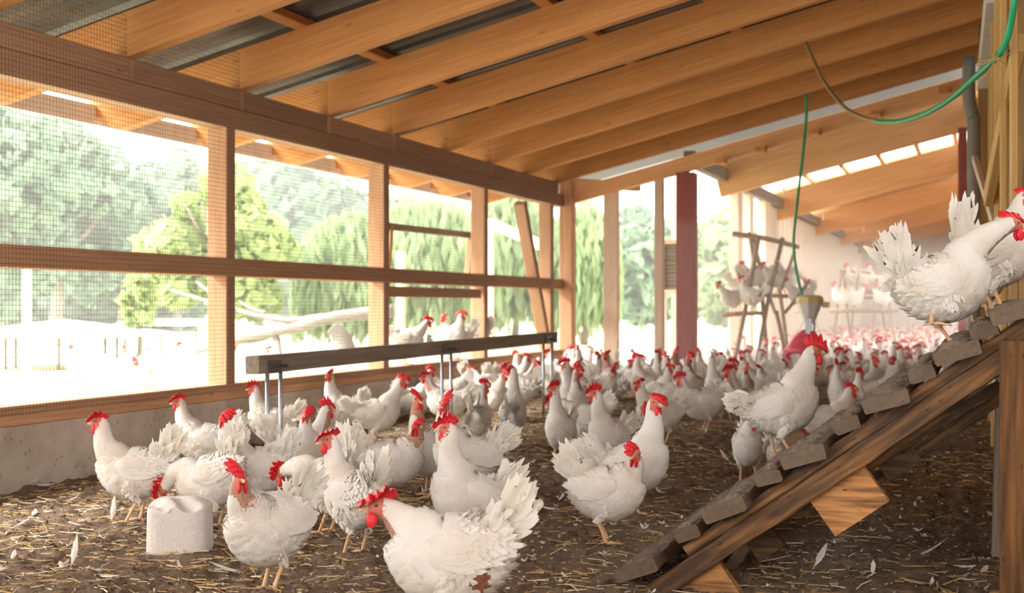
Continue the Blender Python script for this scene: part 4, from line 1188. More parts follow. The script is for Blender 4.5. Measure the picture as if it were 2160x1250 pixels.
def tree(px, ytop, ybase_w, wpx, Z, mat, label, kind='round', seed=1, n=3200, low=0.12, group=None, lean=0):
    """Trunk and a crown of leaf cards gathered in clumps."""
    top = at(px, ytop, Z); cx, cy = top[0], top[1]; H = top[2] + .05; wid = wpx / F * Z
    root = empty('tree', (cx, cy, -.05)); tag(root, label, 'tree', group)
    R = random.Random(seed)
    B = Buf(); tr = .03 * H
    B.add(*tube_geo(spline([(0, 0, 0), (.02 * H, 0, .25 * H), (-.01 * H, .01 * H, .5 * H), (0, 0, .8 * H)], 10), np.linspace(tr, tr * .3, 10), 8))
    for k in range(5):
        a = R.uniform(0, 6.28); z = H * R.uniform(.3, .6)
        B.add(*tube_geo([(0, 0, z), (wid * .2 * math.cos(a), wid * .2 * math.sin(a), z + .1 * H), (wid * .33 * math.cos(a), wid * .33 * math.sin(a), z + .22 * H)], [tr * .5, tr * .35, tr * .1], 6))
    link('trunk', B.mesh('trunk', ['bark']), root)
    V, Fc = [], []
    rs = np.random.RandomState(seed)
    if kind == 'round':
        nc = 46; cl = []
        while len(cl) < nc:
            q = rs.uniform(-1, 1, 3); 
            if np.linalg.norm(q) < 1: cl.append(q)
        cl = np.array(cl); 
        zc = H * (low + 1) / 2; hz = H * (1 - low) / 2
        taper = 1 - .35 * np.clip(cl[:, 2], 0, 1)
        cen = np.stack([cl[:, 0] * wid * .42 * taper, cl[:, 1] * wid * .42 * taper, zc + cl[:, 2] * hz * .86], 1)
        cr = rs.uniform(.10, .19, nc) * wid
        which = rs.randint(0, nc, n); q = rs.normal(size=(n, 3)); q /= np.linalg.norm(q, axis=1)[:, None]
        pos = cen[which] + q * (cr[which] * rs.uniform(.55, 1.0, n) ** .6)[:, None] * [1, 1, .8]
        nrm = q + rs.normal(size=(n, 3)) * .55
        size = rs.uniform(.010, .020, n) * Z * .42
        u = np.cross(nrm, rs.normal(size=(n, 3))); u /= np.linalg.norm(u, axis=1)[:, None]; nrm /= np.linalg.norm(nrm, axis=1)[:, None]
        w = np.cross(nrm, u)
        asp = .62
    else:                        # willow: hanging strands
        ns_ = n // 9; V_ = []
        pos = []; us = []
        for s in range(ns_):
            a = R.uniform(0, 6.28); r_ = wid * .5 * math.sqrt(R.random()); z0 = H * (1 - .35 * (r_ / (wid * .5)) ** 2 * R.uniform(.8, 1.2))
            ln = R.uniform(.4, .8) * z0; 
            for k in range(9):
                pos.append((r_ * math.cos(a) + R.uniform(-.1, .1), r_ * math.sin(a) + R.uniform(-.1, .1), max(.1, z0 - ln * k / 8 + R.uniform(-.1, .1))))
        pos = np.array(pos); n = len(pos)
        w = np.tile([0, 0, 1.0], (n, 1)) + rs.normal(size=(n, 3)) * .12; a = rs.uniform(0, 6.28, n); u = np.stack([np.cos(a), np.sin(a), np.zeros(n)], 1)
        size = rs.uniform(.010, .018, n) * Z * .6; asp = 1.0; u = u * .32
    a_ = pos - u * (size * asp)[:, None]; b2 = pos + u * (size * asp)[:, None]; c_ = pos + w * size[:, None]; d_ = pos - w * size[:, None]
    V = np.stack([a_, d_, b2, c_], 1).reshape(-1, 3); Fc = [(4 * i, 4 * i + 1, 4 * i + 2, 4 * i + 3) for i in range(n)]
    B = Buf(); B.add(V.tolist(), Fc); link('crown', B.mesh('crown', [mat], smooth=False), root)
tree(-40, 150, 0, 420, 34, 'leaf_blue', 'tall bluish green tree at the far left edge behind the netting', seed=1, n=4200, low=.06)
tree(115, 195, 0, 330, 40, 'leaf_blue', 'tall bluish green tree behind the low white shelter', seed=2, n=4200, low=.06)
tree(255, 330, 0, 300, 44, 'leaf_dark', 'dark green tree between the tall bluish trees and the nearest wall post', seed=3, n=3600, low=.05)
tree(370, 305, 0, 260, 50, 'leaf_blue', 'pale bluish tree behind the yellow green tree, left of the nearest wall post', seed=4, n=3600, low=.05)
tree(455, 352, 0, 330, 25, 'leaf_yellow', 'bright yellow green tree behind the nearest wall post', seed=5, n=5200, low=.12)
tree(650, 325, 0, 360, 60, 'leaf_dark', 'dark bluish green tree mass behind the second netted opening', seed=6, n=4200, low=.03)
tree(545, 300, 0, 300, 64, 'leaf_dark', 'dark green tree right of the nearest wall post, far back', seed=16, n=3600, low=.03)
tree(800, 400, 0, 300, 66, 'leaf_blue', 'pale far tree showing behind the second wall post', seed=7, n=3200, low=.03)
tree(735, 470, 0, 230, 27, 'leaf_willow', 'drooping willow left of the second wall post', 'willow', seed=8, n=5400)
tree(905, 440, 0, 330, 31, 'leaf_willow', 'drooping willow behind the tilted hatch frame', 'willow', seed=9, n=6300)
tree(1085, 425, 0, 240, 36, 'leaf_willow', 'drooping willow behind the slanting brace', 'willow', seed=10, n=5400)
tree(1232, 445, 0, 150, 33, 'leaf_willow', 'drooping willow right of the corner post', 'willow', seed=11, n=4500)
tree(1350, 420, 0, 240, 50, 'leaf_blue', 'pale tree seen between the pale square post and the slim post', seed=12, n=3600, low=.03)
tree(1530, 440, 0, 220, 58, 'leaf_willow', 'pale green tree right of the red post', seed=13, n=3200, low=.03)
tree(60, 560, 0, 320, 48, 'leaf_dark', 'low dark bush far behind the thin pole at left', seed=14, n=2600, low=.0)
tree(290, 575, 0, 330, 52, 'leaf_dark', 'low dark bush far behind the young tree stake', seed=15, n=2600, low=.0)
# young tree with its stake
tree(292, 560, 0, 62, 21, 'leaf_yellow', 'slim young green tree tied to a stake in the run', seed=21, n=900, low=.35)
p = at(300, 700, 20.5); T('tree_stake', (p[0], p[1], -.05), (p[0], p[1], at(300, 650, 20.5)[2]), .07, .07, 'pale_post', 'short stake beside the slim young tree', 'stake')
p = at(57, 645, 18.5); T('run_pole', (p[0], p[1], -.05), (p[0], p[1], at(57, 558, 18.5)[2]), .09, .09, 'pale_post', 'thin wooden pole standing before the low white shelter', 'pole', up=(0, 1, 0))
# low white shelter
sz = 20.5; lf, rt_ = at(-60, 708, sz), at(270, 706, sz - .6); pk = at(120, 676, sz + .6)
sh = empty('hen_shelter', (float(pk[0]), float(pk[1]), 0)); tag(sh, 'low white pitched shelter on thin posts out in the run', 'shelter')
e = lf[2]
ax = unit((rt_ - lf) * [1, 1, 0]); dp = np.array([-ax[1], ax[0], 0])
c = (lf + rt_) / 2; hwid = np.linalg.norm((rt_ - lf)[:2]) / 2
vt = [c - ax * hwid - dp * .8, c + ax * hwid - dp * .8, c + ax * hwid + dp * 1.6, c - ax * hwid + dp * 1.6]
vt = [np.array([q[0], q[1], e]) for q in vt]; pkp = np.array([c[0], c[1], pk[2]]) + dp * .4
V = vt + [q + [0, 0, .03] for q in vt] + [pkp, pkp + [0, 0, .03]]
B = Buf(); B.add([q - np.array(sh.location) for q in V], [(1, 0, 8), (2, 1, 8), (3, 2, 8), (0, 3, 8), (4, 5, 9), (5, 6, 9), (6, 7, 9), (7, 4, 9), (0, 1, 5, 4), (1, 2, 6, 5), (2, 3, 7, 6), (3, 0, 4, 7)])
link('roof', B.mesh('roof', ['white_roofing'], smooth=False), sh)
for k, px in enumerate((12, 33, 124, 222, 247)):
    q = at(px, 720, sz - .4 + .5 * (k % 2)); B = Buf(); B.add(*tube_geo([(q[0], q[1], -.05), (q[0], q[1], e + .02)], .022, 6)); o = link('post', B.mesh('post', ['grey_wood']), sh); o.location = -sh.location
# second pale shelter further back
sz = 26; q = at(375, 690, sz); sh2 = empty('hen_shelter', (float(q[0]), float(q[1]), 0)); tag(sh2, 'second pale shelter roof left of the nearest wall post', 'shelter')
w_ = 1.0; B = Buf(); z1, z0 = at(0, 672, sz)[2], at(0, 685, sz)[2]
B.add([(-w_, -.8, z0), (w_, -.8, z0), (w_, .8, z0), (-w_, .8, z0), (-w_ * .9, 0, z1), (w_ * .9, 0, z1)], [(0, 1, 5, 4), (2, 3, 4, 5), (1, 2, 5), (3, 0, 4), (3, 2, 1, 0)]); link('roof', B.mesh('roof', ['white_roofing'], smooth=False), sh2)
for sx in (-1, 1):
    for sy in (-1, 1):
        B = Buf(); B.add(*tube_geo([(sx * w_ * .8, sy * .6, -.05), (sx * w_ * .8, sy * .6, z0 + .03)], .02, 6)); link('post', B.mesh('post', ['grey_wood']), sh2)
# fallen bleached tree
def pts(l, Z): return [at(x, y, Z + dz_) for x, y, dz_ in l]
ft = empty('fallen_tree', tuple(at(640, 720, 15) * [1, 1, 0])); tag(ft, 'bleached fallen tree trunk with forked limbs lying in the run', 'fallen tree')
def limb(nm, l, Z, r0, r1):
    B = Buf(); S2 = spline(pts(l, Z), 24); B.add(*tube_geo(S2, np.linspace(r0, r1, 24), 9)); o = link(nm, B.mesh(nm, ['driftwood']), ft); o.location = -ft.location
limb('trunk', [(830, 655, 0), (760, 662, 0), (690, 672, 0), (630, 690, 0), (570, 700, 0), (500, 712, .2)], 15, .075, .05)
limb('limb', [(690, 668, 0), (620, 676, .2), (560, 668, .4), (505, 655, .6), (455, 640, .8), (360, 612, 1.2)], 15, .05, .018)
limb('limb', [(700, 690, 0), (722, 712, 0), (735, 745, 0)], 14.6, .08, .10)
limb('limb', [(500, 655, .6), (455, 625, 1), (415, 595, 1.4)], 15, .035, .015)
limb('limb', [(600, 692, .2), (540, 715, .2), (480, 722, .3), (412, 742, .5)], 15, .05, .03)
limb('limb', [(575, 700, 0), (585, 720, 0), (590, 760, -.2)], 15, .05, .03)
limb('limb', [(560, 660, .4), (530, 650, .5), (505, 635, .7)], 15, .025, .012)
# porch frame pieces seen through the corner openings
pc, pd = at(1034, 470, 19), at(1150, 520, 17.5)
T('porch_rail', pc, pd, .10, .12, 'pale_post', 'slanting pale rail outside behind the slanting brace', 'rail')
T('run_pole', (pc[0], pc[1], -.05), (pc[0], pc[1], pc[2] + .06), .09, .09, 'pale_post', 'pale pole outside behind the third wall post, holding the slanting rail', 'pole', up=(0, 1, 0))
p = at(845, 640, 18); T('run_pole', (p[0], p[1], -.05), (p[0], p[1], at(845, 530, 18)[2]), .10, .10, 'pale_post', 'pale pole outside just right of the second wall post', 'pole', up=(0, 1, 0))
# ------------------------------------------------------------------ the hens one can single out
taken = []
HS = .80                        # size of the birds
def hen(px, fy, ang, label, s=1.0, p={}, seed=0, detail='hi', h=None, group=None, tilt=0.0):
    """px, fy: where the feet stand in the photo; h: height of what it stands on (None = the floor)."""
    pos = ground(px, fy, h or 0.0)
    if h is None:
        pos[2] = fz(pos[0], pos[1]) - .002
        taken.append((pos[0], pos[1]))
    o = make_hen(p, seed, detail); put(o, pos, ang, s * HS, tilt)
    o.name = 'hen'
    return tag(o, label, 'hen', group)
D = dict
hen(285, 1106, 180, 'white hen standing in profile left of the pecking stone, facing left', 1.08, D(nel=88, pitch=4, tail=58, hpitch=-4, flop=.9, nlen=.15, stride=.02), 1)
hen(430, 1010, 184, 'white hen by the concrete footing, looking left over the one by the stone', 1.02, D(nel=84, pitch=12, tail=45, flop=.8, nlen=.15), 2)
hen(450, 1112, 172, 'white hen bent down pecking behind the pecking stone', 1.06, D(pitch=-20, nel=-55, nlen=.12, hpitch=-60, tail=74, stride=.02), 3)
hen(540, 1095, 196, 'tall white hen with comb flopped right, behind the foreground hen by the stone', 1.04, D(nel=90, pitch=10, hyaw=48, hpitch=-12, flop=1.5, tail=62, nlen=.175), 4)
hen(570, 1240, 228, 'foreground hen right of the pecking stone with bare brown neck front', 1.07, D(nel=92, pitch=2, hyaw=66, hpitch=-4, flop=-.85, comb=1.2, bare=.55, fat=1.10, tail=56, spread=30, nlen=.115, stride=.015), 5)
hen(572, 955, 190, 'white hen with its head just left of the first steel perch leg', 1.0, D(nel=88, pitch=18, tail=40, flop=.5, nlen=.15), 6)
hen(625, 1042, 20, 'white hen with brown bare neck and spiky comb, behind the first perch legs', 1.03, D(nel=78, pitch=6, hyaw=20, flop=.4, bare=.6, tail=60, nlen=.155), 7)
hen(668, 1040, 250, 'white hen with folded comb, its tail fan standing behind its head', 1.0, D(nel=92, pitch=6, hyaw=25, flop=1.3, tail=88, tlen=.2, nlen=.155), 8)
hen(690, 1130, 150, 'shaded white hen turned away, its fan tail showing behind the foreground hen', 1.04, D(pitch=-10, nel=-20, nlen=.12, hpitch=-45, tail=86, spread=34, tlen=.19), 9)
hen(748, 1166, 132, 'white hen seen from behind with narrow upright tail, head turned left', 1.08, D(nel=86, pitch=6, hyaw=62, hpitch=-10, flop=.9, tail=72, spread=14, nlen=.145), 10)
hen(822, 1056, 8, 'white hen with thin bare neck, body turned right and head looking back', 1.02, D(nel=75, pitch=2, hyaw=-125, hpitch=-5, flop=1.1, bare=.9, tail=48, fat=1.06, nlen=.12), 11)
hen(905, 1042, 236, 'tall thin white hen with stretched bare neck behind the upright front hens', 1.10, D(nel=92, pitch=20, hyaw=60, flop=-.8, bare=.8, tail=40, nlen=.17, stride=.04), 12)
hen(985, 1062, 200, 'white hen with large split comb standing behind the upright left-facing hen', 1.12, D(nel=92, pitch=16, hyaw=60, hpitch=-12, flop=.7, comb=1.2, tail=40, nlen=.17), 13)
hen(985, 1170, 208, 'upright white hen with deep red comb facing left, behind the nearest crouched hen', 1.06, D(nel=92, pitch=30, hyaw=-28, hpitch=-6, flop=.5, tail=42, nlen=.165), 14)
hen(955, 1352, 176, 'nearest white hen crouched in front, cut off by the bottom edge', 1.20, D(nel=40, pitch=2, hyaw=14, hpitch=-6, flop=1.0, comb=1.25, bare=.25, tail=52, nlen=.085, fat=1.05, wound=1), 15)
hen(1276, 1146, 352, 'white hen right of centre with its head turned back to the left', 1.0, D(nel=70, pitch=4, hyaw=-112, hpitch=-8, flop=-.7, tail=62, fat=1.08, spread=30, nlen=.10), 16)
hen(1338, 1086, 340, 'tall white hen standing right behind the head-turning hen', 1.13, D(nel=92, pitch=26, hyaw=-30, hpitch=-8, flop=1.2, tail=35, nlen=.175), 17)
hen(1182, 972, 250, 'slim white hen facing the camera, first to the right of the perch beam end', 1.04, D(nel=90, pitch=22, hyaw=-40, flop=.5, tail=38, nlen=.16), 18)
hen(1232, 955, 160, 'white hen between the two slim upright ones right of the perch beam', 1.02, D(nel=30, pitch=0, hpitch=-30, tail=45, nlen=.13), 19)
hen(1283, 1000, 232, 'slim white hen with red comb looking left, above the tall hen at centre right', 1.06, D(nel=86, pitch=20, hyaw=-45, flop=.4, tail=25, nlen=.155), 20)
hen(1388, 930, 196, 'white hen with a comb like a cap, body hunched, right of centre', 1.04, D(nel=84, pitch=8, hyaw=0, flop=1.0, tail=40, nlen=.14), 21)
hen(1400, 935, 205, 'white hen preening low with its red head at its side, right of centre', .98, D(nel=-20, pitch=4, hyaw=70, hpitch=-60, tail=30, nlen=.12, flop=1.), 22)
hen(1487, 905, 186, 'plump white hen in profile with bare neck, behind the ramp foot', 1.10, D(nel=78, pitch=-6, hyaw=-20, flop=.3, bare=.5, tail=20, nlen=.135, fat=1.1), 23)
hen(1570, 905, 205, 'white hen with red comb looking left behind the one perched on the ramp', 1.06, D(nel=82, pitch=14, hyaw=-10, flop=.3, bare=.4, tail=60, nlen=.16), 24)
hen(1578, 1020, 262, 'white hen facing front below the perched hen, beside the ramp', 1.0, D(nel=55, pitch=10, hyaw=60, hpitch=-60, flop=.8, tail=30, nlen=.10), 25)
hen(1650, 1030, 60, 'white hen feeding half hidden behind the lower ramp treads', 1.0, D(nel=-10, pitch=-6, hpitch=-50, hyaw=-50, tail=50, nlen=.13), 26)
hen(1742, 962, 6, 'white hen with upright neck facing right behind the ramp middle', 1.04, D(nel=72, pitch=6, hpitch=-8, flop=.9, tail=20, nlen=.14), 27)
hen(722, 925, 200, 'small white hen with raised head by the footing, left of the long-backed hen', 1.0, D(nel=92, pitch=22, hyaw=40, flop=.5, tail=62, nlen=.17), 28)
hen(795, 938, 12, 'long-backed white hen near the footing with head up on the right', 1.06, D(nel=66, pitch=12, hyaw=-30, flop=.5, tail=20, spread=18, nlen=.16), 29)
hen(1010, 952, 80, 'white hen seen from behind under the middle of the perch beam', 1.0, D(nel=92, pitch=10, hyaw=-60, bare=.6, flop=.6, tail=80, spread=14, nlen=.15), 30)
hen(1082, 940, 84, 'slender white hen seen from behind with tall neck, near the far perch legs', 1.08, D(nel=94, pitch=30, hyaw=10, flop=1.6, tail=78, spread=10, nlen=.19), 31)
hen(945, 905, 176, 'white hen in profile behind the middle steel perch legs', 1.04, D(nel=72, pitch=4, hyaw=10, bare=.5, flop=.5, tail=25, nlen=.15), 32)
hen(875, 890, 20, 'white hen beside the footing facing right below the hens on the sill', 1.0, D(nel=82, pitch=14, flop=.6, tail=72, nlen=.16), 33)
hen(1990, 905, 0, 'white hen under the upper ramp with its red comb beside the thin leg', 1.02, D(nel=40, pitch=2, flop=.7, tail=25, nlen=.13), 34)
# on the ramp
def ramp_pt(px, Y):
    """Point on the ramp's tread surface under photo column px at depth Y."""
    d = FW + RT * ((px - 1080) / F); X = d[0] * Y / d[1]
    s = (X - base[0]) / rdir[0]
    return np.array([X, Y, (base + rdir * s + rup * .070)[2] + .020])
def ramp_hen(px, Y, ang, label, s, p, seed):
    pos = ramp_pt(px, Y); o = make_hen(p, seed, 'hi'); put(o, pos, ang, s * HS); o.name = 'hen'
    return tag(o, label, 'hen', 'hens on the ramp')
ramp_hen(1650, Y1 - .10, 4, 'white hen perched on the lower ramp treads facing right, deep red comb', 1.16, D(nel=72, pitch=22, hpitch=-8, flop=.3, comb=1.25, wattle=1.2, tail=0, spread=16, tlen=.13, nlen=.145, stride=-.03, fat=.98), 41)
ramp_hen(1988, Y0 + .42, 8, 'white hen climbing the upper ramp with fanned tail, walking right', 1.15, D(nel=26, pitch=17, hpitch=-5, tail=64, spread=28, tlen=.19, bare=.4, nlen=.185, stride=.07, lift=.10, liftside=-1), 42)
ramp_hen(2102, Y0 + 1.0, 2, 'white hen at the top of the ramp at the right edge, tail straight up', 1.16, D(nel=80, pitch=24, hyaw=-30, hpitch=-8, flop=1.2, tail=92, spread=14, tlen=.21, nlen=.09), 43)
ramp_hen(2068, Y1 - .1, 40, 'white hen mostly hidden behind the two hens at the ramp top', 1.0, D(nel=50, pitch=10, tail=60, tlen=.16), 44)

# ------------------------------------------------------------------ flock
poses = [D(nel=88, pitch=14, tail=45, flop=.6), D(nel=84, pitch=4, hyaw=50, tail=58, flop=1.2), D(nel=92, pitch=22, hyaw=-45, tail=38, nlen=.16, flop=.3), D(nel=-35, pitch=-12, hpitch=-50, tail=60, nlen=.15),
         D(nel=75, pitch=2, hyaw=-90, tail=60, flop=1.0, bare=.5), D(nel=90, pitch=10, hyaw=15, tail=70, nlen=.17, flop=-1.0), D(nel=60, pitch=-2, tail=25, flop=.5), D(nel=94, pitch=26, hyaw=80, tail=50, nlen=.165, flop=.8, bare=.7)]
mids = [make_hen(p, 60 + i, 'mid') for i, p in enumerate(poses)]
for o in mids: o.name = 'hen'
usedm = set()
def mid_hen(pos, ang, s, label, group=None, v=None):
    v = rng.randrange(len(mids)) if v is None else v
    if v in usedm: o = copy_hen(mids[v])
    else: o = mids[v]; usedm.add(v)
    put(o, pos, ang, s * HS); return tag(o, label, 'hen', group)
# four hens standing on the sill in the hatch
for k, (px, ang, v, lab) in enumerate(((855, 8, 6, 'white hen on the wall sill under the hatch board, leftmost of the group'), (948, 350, 0, 'white hen on the wall sill with raised head, right beside the leftmost one'), (968, 180, 1, 'white hen on the wall sill facing left, third from the left'), (1003, 185, 4, 'white hen on the wall sill with spread tail, nearest the third wall post'))):
    q = onX(px, 760, -W - .07 - .05 * (k % 2)); q[2] = .412
    mid_hen(q, ang, 1.04, lab, 'hens on the sill', v)
# hens sitting on the two branch racks
for k, (px, py, Z, ang) in enumerate(((1545, 664, 16.1, 200), (1580, 622, 16.5, 10), (1598, 620, 16.5, 170), (1640, 622, 16.4, 190), (1660, 622, 16.3, 20), (1585, 660, 16.0, 150), (1690, 660, 16.0, 180), (1560, 640, 16.3, 340))):
    q = at(px, py, Z); mid_hen(q, ang, 1.05, 'white hen roosting on the tall branch rack right of the red post', 'hens roosting on the tall rack')
for k, (px, py, Z, ang) in enumerate(((1800, 613, 22, 180), (1822, 614, 22, 10), (1846, 617, 22, 170), (1800, 655, 21, 5), (1862, 655, 21, 190), (1775, 655, 21, 180))):
    q = at(px, py, Z); mid_hen(q, ang, 1.05, 'white hen roosting on the small far rack before the grey end wall', 'hens roosting on the far rack')
# outside, in the run
for k, (px, fy, ang) in enumerate(((170, 815, 180), (235, 800, 20), (275, 795, 200), (340, 800, 170), (395, 790, 150), (300, 850, 260), (425, 800, 10), (600, 790, 190), (660, 770, 0), (715, 765, 180), (520, 790, 170), (745, 775, 30), (1225, 722, 40), (1250, 716, 190), (1335, 716, 180), (1350, 722, 20), (1398, 712, 0))):
    q = ground(px, fy); q[2] = -.05
    mid_hen(q, ang, 1.1, 'white hen out in the bright run, seen through the netting' if px < 1000 else 'white hen outside beyond the tall openings by the corner post', 'hens outside in the run' if px < 1000 else 'hens outside the tall openings')

# the packed flock
fr = random.Random(77); flock = []
blocked = [(-3.10, YC + .1)] 
def free(x, y, d): 
    return all((x - a) ** 2 + (y - b_) ** 2 > d * d for a, b_ in flock) and all((x - a) ** 2 + (y - b_) ** 2 > (d * 1.1) ** 2 for a, b_ in taken) and all((x - a) ** 2 + (y - b_) ** 2 > .09 for a, b_ in blocked)
tries = 0
while tries < 60000:
    tries += 1
    y = 8.9 + (YE - .8 - 8.9) * fr.random()
    lo_x, hi_x = (-W + .25, -.25) if y < YC - .2 else (-2.86, -.25)
    x = fr.uniform(lo_x, hi_x if y < 15 else -.32)
    Z = y * math.cos(TH) - x * math.sin(TH)
    if Z < 9.6: continue
    px = 1080 + F * (x * math.cos(TH) + y * math.sin(TH)) / Z; 
    if px > 2090 or px < 800: continue
    if abs(x - XP) < .10 and y < 11: continue
    dens = .60 if Z < 10.4 else (.44 if Z < 11.5 else (.36 if Z < 13 else .31))
    if px > 1850 and Z < 13: dens = .6
    if free(x, y, dens): flock.append((x, y))
flock.sort(key=lambda q: q[1] * math.cos(TH) - q[0] * math.sin(TH))
far_src = []
for i, p in enumerate(poses + [D(nel=86, pitch=12, hyaw=-120, tail=40), D(nel=90, pitch=18, hyaw=120, tail=60, flop=-.5)]):
    Bf, mt = far_hen_mesh(p, 90 + i); far_src.append((Bf, mt, Bf.mesh('far_hen', mt)))
def zone(x, y):
    Z = y * math.cos(TH) - x * math.sin(TH); px = 1080 + F * (x * math.cos(TH) + y * math.sin(TH)) / Z
    d = 'front rows' if Z < 11.6 else ('middle rows' if Z < 14.2 else 'back rows')
    if px < 1190: s = 'beside the netted wall'
    elif px < 1390: s = 'before the pale square post'
    elif px < 1540: s = 'around the foot of the red post'
    elif px < 1740: s = 'between red post and drinker'
    else: s = 'right of the drinker'
    return 'white hen in the %s of the flock %s' % (d, s), 'flock %s %s' % (d, s)
NM = 60; NI = 258
for k, (x, y) in enumerate(flock[:NI]):
    lab, grp = zone(x, y); ang = fr.uniform(0, 360); s = fr.uniform(.96, 1.12); z = fz(x, y) - .004
    if k < NM:
        mid_hen((x, y, z), ang, s, lab, grp)
    else:
        o = link('hen', fr.choice(far_src)[2]); put(o, (x, y, z), ang, s * HS); tag(o, lab, 'hen', grp)
# the rest of the flock, beyond what anyone could count
B = Buf()
for (x, y) in flock[NI:]:
    Bf, mt, _ = fr.choice(far_src); a = fr.uniform(0, 6.28); s = fr.uniform(.96, 1.12) * HS
    R_ = np.array([[math.cos(a) * s, -math.sin(a) * s, 0], [math.sin(a) * s, math.cos(a) * s, 0], [0, 0, s]])
    B.add((np.array(Bf.v) @ R_.T + [x, y, -.01]).tolist(), Bf.f, list(Bf.m))
print('FLOCK', len(flock), 'rest verts', len(B.v))
o = tag(link('distant_flock', B.mesh('distant_flock', far_src[0][1])), 'uncountable white hens crowding the far end of the barn', 'flock', kind='stuff')
for i, m0 in enumerate(mids):
    if i not in usedm:
        for ch in list(m0.children): bpy.data.objects.remove(ch)
        bpy.data.objects.remove(m0)
# ------------------------------------------------------------------ straw and feathers on the floor
fr = random.Random(5); B = Buf()
def in_view(x, y, m=60):
    Z = y * math.cos(TH) - x * math.sin(TH)
    if Z < 3.4 or x < -W + .12 or (x > .10 and y > 5.2): return False
    px = 1080 + F * (x * math.cos(TH) + y * math.sin(TH)) / Z
    return -m < px < 2160 + m
cnt = 0
while cnt < 11000:
    y = 3.3 + 11 * fr.random() ** 1.25; x = fr.uniform(-W + .02, .9)
    if not in_view(x, y): continue
    dn = float(vnoise(np.array([x]), np.array([y]), 1.1, 8)[0]) * .7 + float(vnoise(np.array([x]), np.array([y]), 3.1, 9)[0]) * .3
    bonus = .25 if (x < -2.2 and y < 6.6) else 0
    if dn + bonus < fr.uniform(.22, .68): continue
    cnt += 1
    L_ = fr.uniform(.015, .07) if fr.random() < .85 else fr.uniform(.07, .16); w = fr.uniform(.0014, .0032); a = fr.uniform(0, math.pi); z = float(floor_h(x, y)) + fr.uniform(.004, .013)
    d = np.array([math.cos(a), math.sin(a), fr.uniform(-.12, .12)]); sd = np.array([-math.sin(a), math.cos(a), 0]); bend = fr.uniform(-.18, .18)
    V = []
    for t in (-.5, 0, .5):
        c = np.array([x, y, z]) + d * L_ * t + sd * bend * L_ * (t * t * 4 - .5) * .5
        V += [c - sd * w, c + [0, 0, w * .9], c + sd * w]
    fcs = [(0, 3, 4, 1), (1, 4, 5, 2), (3, 6, 7, 4), (4, 7, 8, 5)]
    m_ = fr.choices((0, 1, 2), (.42, .36, .22))[0]
    B.add(V, fcs, m_)
o = tag(link('straw_litter', B.mesh('straw_litter', ['straw_gold', 'straw_pale', 'straw_brown'])), 'loose golden straw strewn over the brown floor', 'straw', kind='stuff')
# down: small tufts
B = Buf(); cnt = 0
while cnt < 1100:
    y = 3.4 + 9 * fr.random() ** 1.2; x = fr.uniform(-W + .05, .8)
    if not in_view(x, y): continue
    cnt += 1; c = np.array([x, y, fz(x, y) + .008]); r_ = fr.uniform(.003, .011) if fr.random() < .75 else fr.uniform(.01, .022)
    for k in range(fr.randint(5, 9)):
        a = fr.uniform(0, 6.28); d = unit(np.array([math.cos(a), math.sin(a), fr.uniform(0, .7)])); sd = unit(np.cross([0, 0, 1.0], d)); nr = np.cross(d, sd)
        card(B, c, d, sd, nr, r_ * fr.uniform(.7, 1.5), r_ * .55, curl=.3 * r_, rag=.15, R=fr)
tag(link('down_fluff', B.mesh('down_fluff', ['tailplume'])), 'scraps of white down scattered over the straw', 'down', kind='stuff')
# single feathers lying about
def feather_mesh(L_, W_, seed, curl):
    R = random.Random(seed); B = Buf()
    card(B, np.zeros(3), np.array([1.0, 0, 0]), np.array([0, 1.0, 0]), np.array([0, 0, 1.0]), L_, W_, curl=curl, nu=7, nv=14, rag=.10, R=R, prof=(.12, .7, 1.0, 1.0, .85, .35))
    v, f = tube_geo([(-.25 * L_, 0, .002), (0, 0, .002 + .11 * W_), (.5 * L_, 0, .11 * W_ + curl * .25), (.92 * L_, 0, curl * .85 + .03 * W_)], [.0016, .0014, .001, .0004], 5)
    B.add(v, f, 0)
    return B.mesh('feather', ['tailplume'])
fms = [feather_mesh(.062, .018, 1, .012), feather_mesh(.045, .016, 2, .014), feather_mesh(.095, .024, 3, .01), feather_mesh(.034, .015, 4, .012)]
def feather(px, py, a, v, label, group=None, up=0.0):
    p = ground(px, py); o = link('feather', fms[v]); o.location = (p[0], p[1], fz(p[0], p[1]) + .010); o.rotation_euler = (fr.uniform(-.3, .3), -up, a)
    return tag(o, label, 'feather', group)
feather(152, 1190, 1.7, 2, 'white feather standing upright in the soil left of the pecking stone', up=1.15)
feather(236, 1098, 1.8, 2, 'white feather sticking up beside the leg of the profile hen', up=1.2)
feather(78, 1030, .2, 2, 'white feather lying at the foot of the concrete footing, far left')
feather(25, 1182, 2.0, 1, 'small white feather on the soil at the left edge', up=.3)
feather(1650, 1150, .3, 2, 'white feather in the dark shade under the ramp foot')
feather(1720, 1195, 1.2, 2, 'white feather tilted up in the shade under the ramp', up=.6)
feather(1840, 1215, 1.5, 1, 'white feather tilted up under the middle of the ramp', up=.7)
zones = [('before the pecking stone at lower left', 20, 500, 1180, 1245), ('between the foreground hens and the ramp', 1090, 1330, 1010, 1245), ('on the open floor right of centre', 1360, 1540, 930, 1080), ('on the floor under the upper ramp', 1840, 2080, 990, 1240), ('near the concrete footing at left', 10, 210, 1020, 1140)]
for (nm, x0, x1, y0, y1) in zones:
    for k in range(6):
        feather(fr.uniform(x0, x1), fr.uniform(y0, y1), fr.uniform(0, 6.28), fr.randrange(4), 'white feather lying ' + nm, 'feathers ' + nm, up=fr.choice((0, 0, .2, .5)))

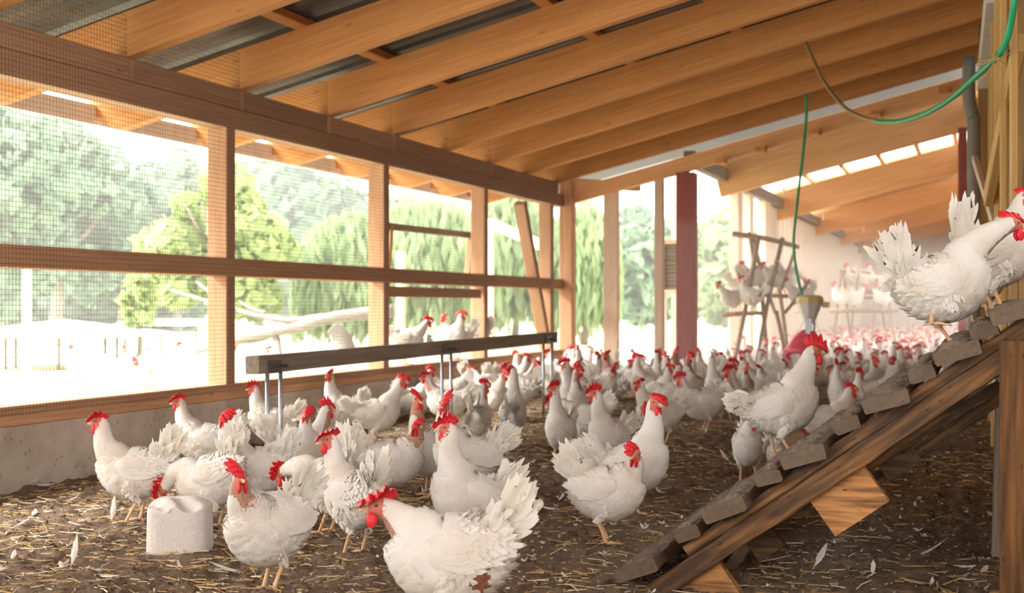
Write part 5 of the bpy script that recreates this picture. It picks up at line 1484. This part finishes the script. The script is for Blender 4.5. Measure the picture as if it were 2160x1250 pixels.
# crumbled clods of soil and droppings
ico = [(0, 0, 1), (.894, 0, .447), (.276, .851, .447), (-.724, .526, .447), (-.724, -.526, .447), (.276, -.851, .447), (.724, .526, -.447), (-.276, .851, -.447), (-.894, 0, -.447), (-.276, -.851, -.447), (.724, -.526, -.447), (0, 0, -1)]
icf = [(0, 1, 2), (0, 2, 3), (0, 3, 4), (0, 4, 5), (0, 5, 1), (1, 6, 2), (2, 7, 3), (3, 8, 4), (4, 9, 5), (5, 10, 1), (6, 7, 2), (7, 8, 3), (8, 9, 4), (9, 10, 5), (10, 6, 1), (11, 7, 6), (11, 8, 7), (11, 9, 8), (11, 10, 9), (11, 6, 10)]
ico = np.array(ico); B = Buf(); cnt = 0; rs = np.random.RandomState(4)
while cnt < 13000:
    y = 3.3 + 6.5 * fr.random() ** 1.5; x = fr.uniform(-W + .03, .9)
    if not in_view(x, y): continue
    if float(vnoise(np.array([x]), np.array([y]), 2.0, 21)[0]) < fr.uniform(.1, .7): continue
    cnt += 1; r_ = .0032 + .0065 * fr.random() ** 3
    V = ico * rs.uniform(.65, 1.25, (12, 1)) * r_ * [1, 1, .75] + [x, y, fz(x, y) + r_ * .35]
    B.add(V.tolist(), icf, fr.choices((0, 1, 2), (.3, .4, .3))[0])
tag(link('soil_crumbs', B.mesh('soil_crumbs', ['soil', 'soil_light', 'soil_dark'])), 'crumbled brown clods over the floor between the straw', 'soil', kind='stuff')
# ------------------------------------------------------------------ dusty, sunlit air
def haze(nm, x0, x1, y0, y1, z0, z1, dens, label):
    m = bpy.data.materials.new(nm); m.use_nodes = True; nt = m.node_tree
    nt.nodes.remove(nt.nodes['Principled BSDF'])
    v = N(nt, 'ShaderNodeVolumeScatter'); v.inputs['Density'].default_value = dens; v.inputs['Anisotropy'].default_value = .25; v.inputs['Color'].default_value = (1, .99, .97, 1)
    nt.links.new(v.outputs[0], nt.nodes['Material Output'].inputs['Volume'])
    M[nm] = m
    B = Buf(); B.add(*box_geo(x0, x1, y0, y1, z0, z1)); o = link(nm, B.mesh(nm, [nm], smooth=False))
    return tag(o, label, 'haze', kind='stuff')
haze('dust_haze', XF + .02, -.06, 12.4, YE - .05, -.04, 1.75, .04, 'bright dusty haze hanging over the flock in the far wing')
haze('summer_haze', -90, -7.5, 2, 120, -.04, 16, .0035, 'pale summer haze in front of the trees outside')
SC.cycles.volume_bounces = 2
SC.cycles.volume_step_rate = 4
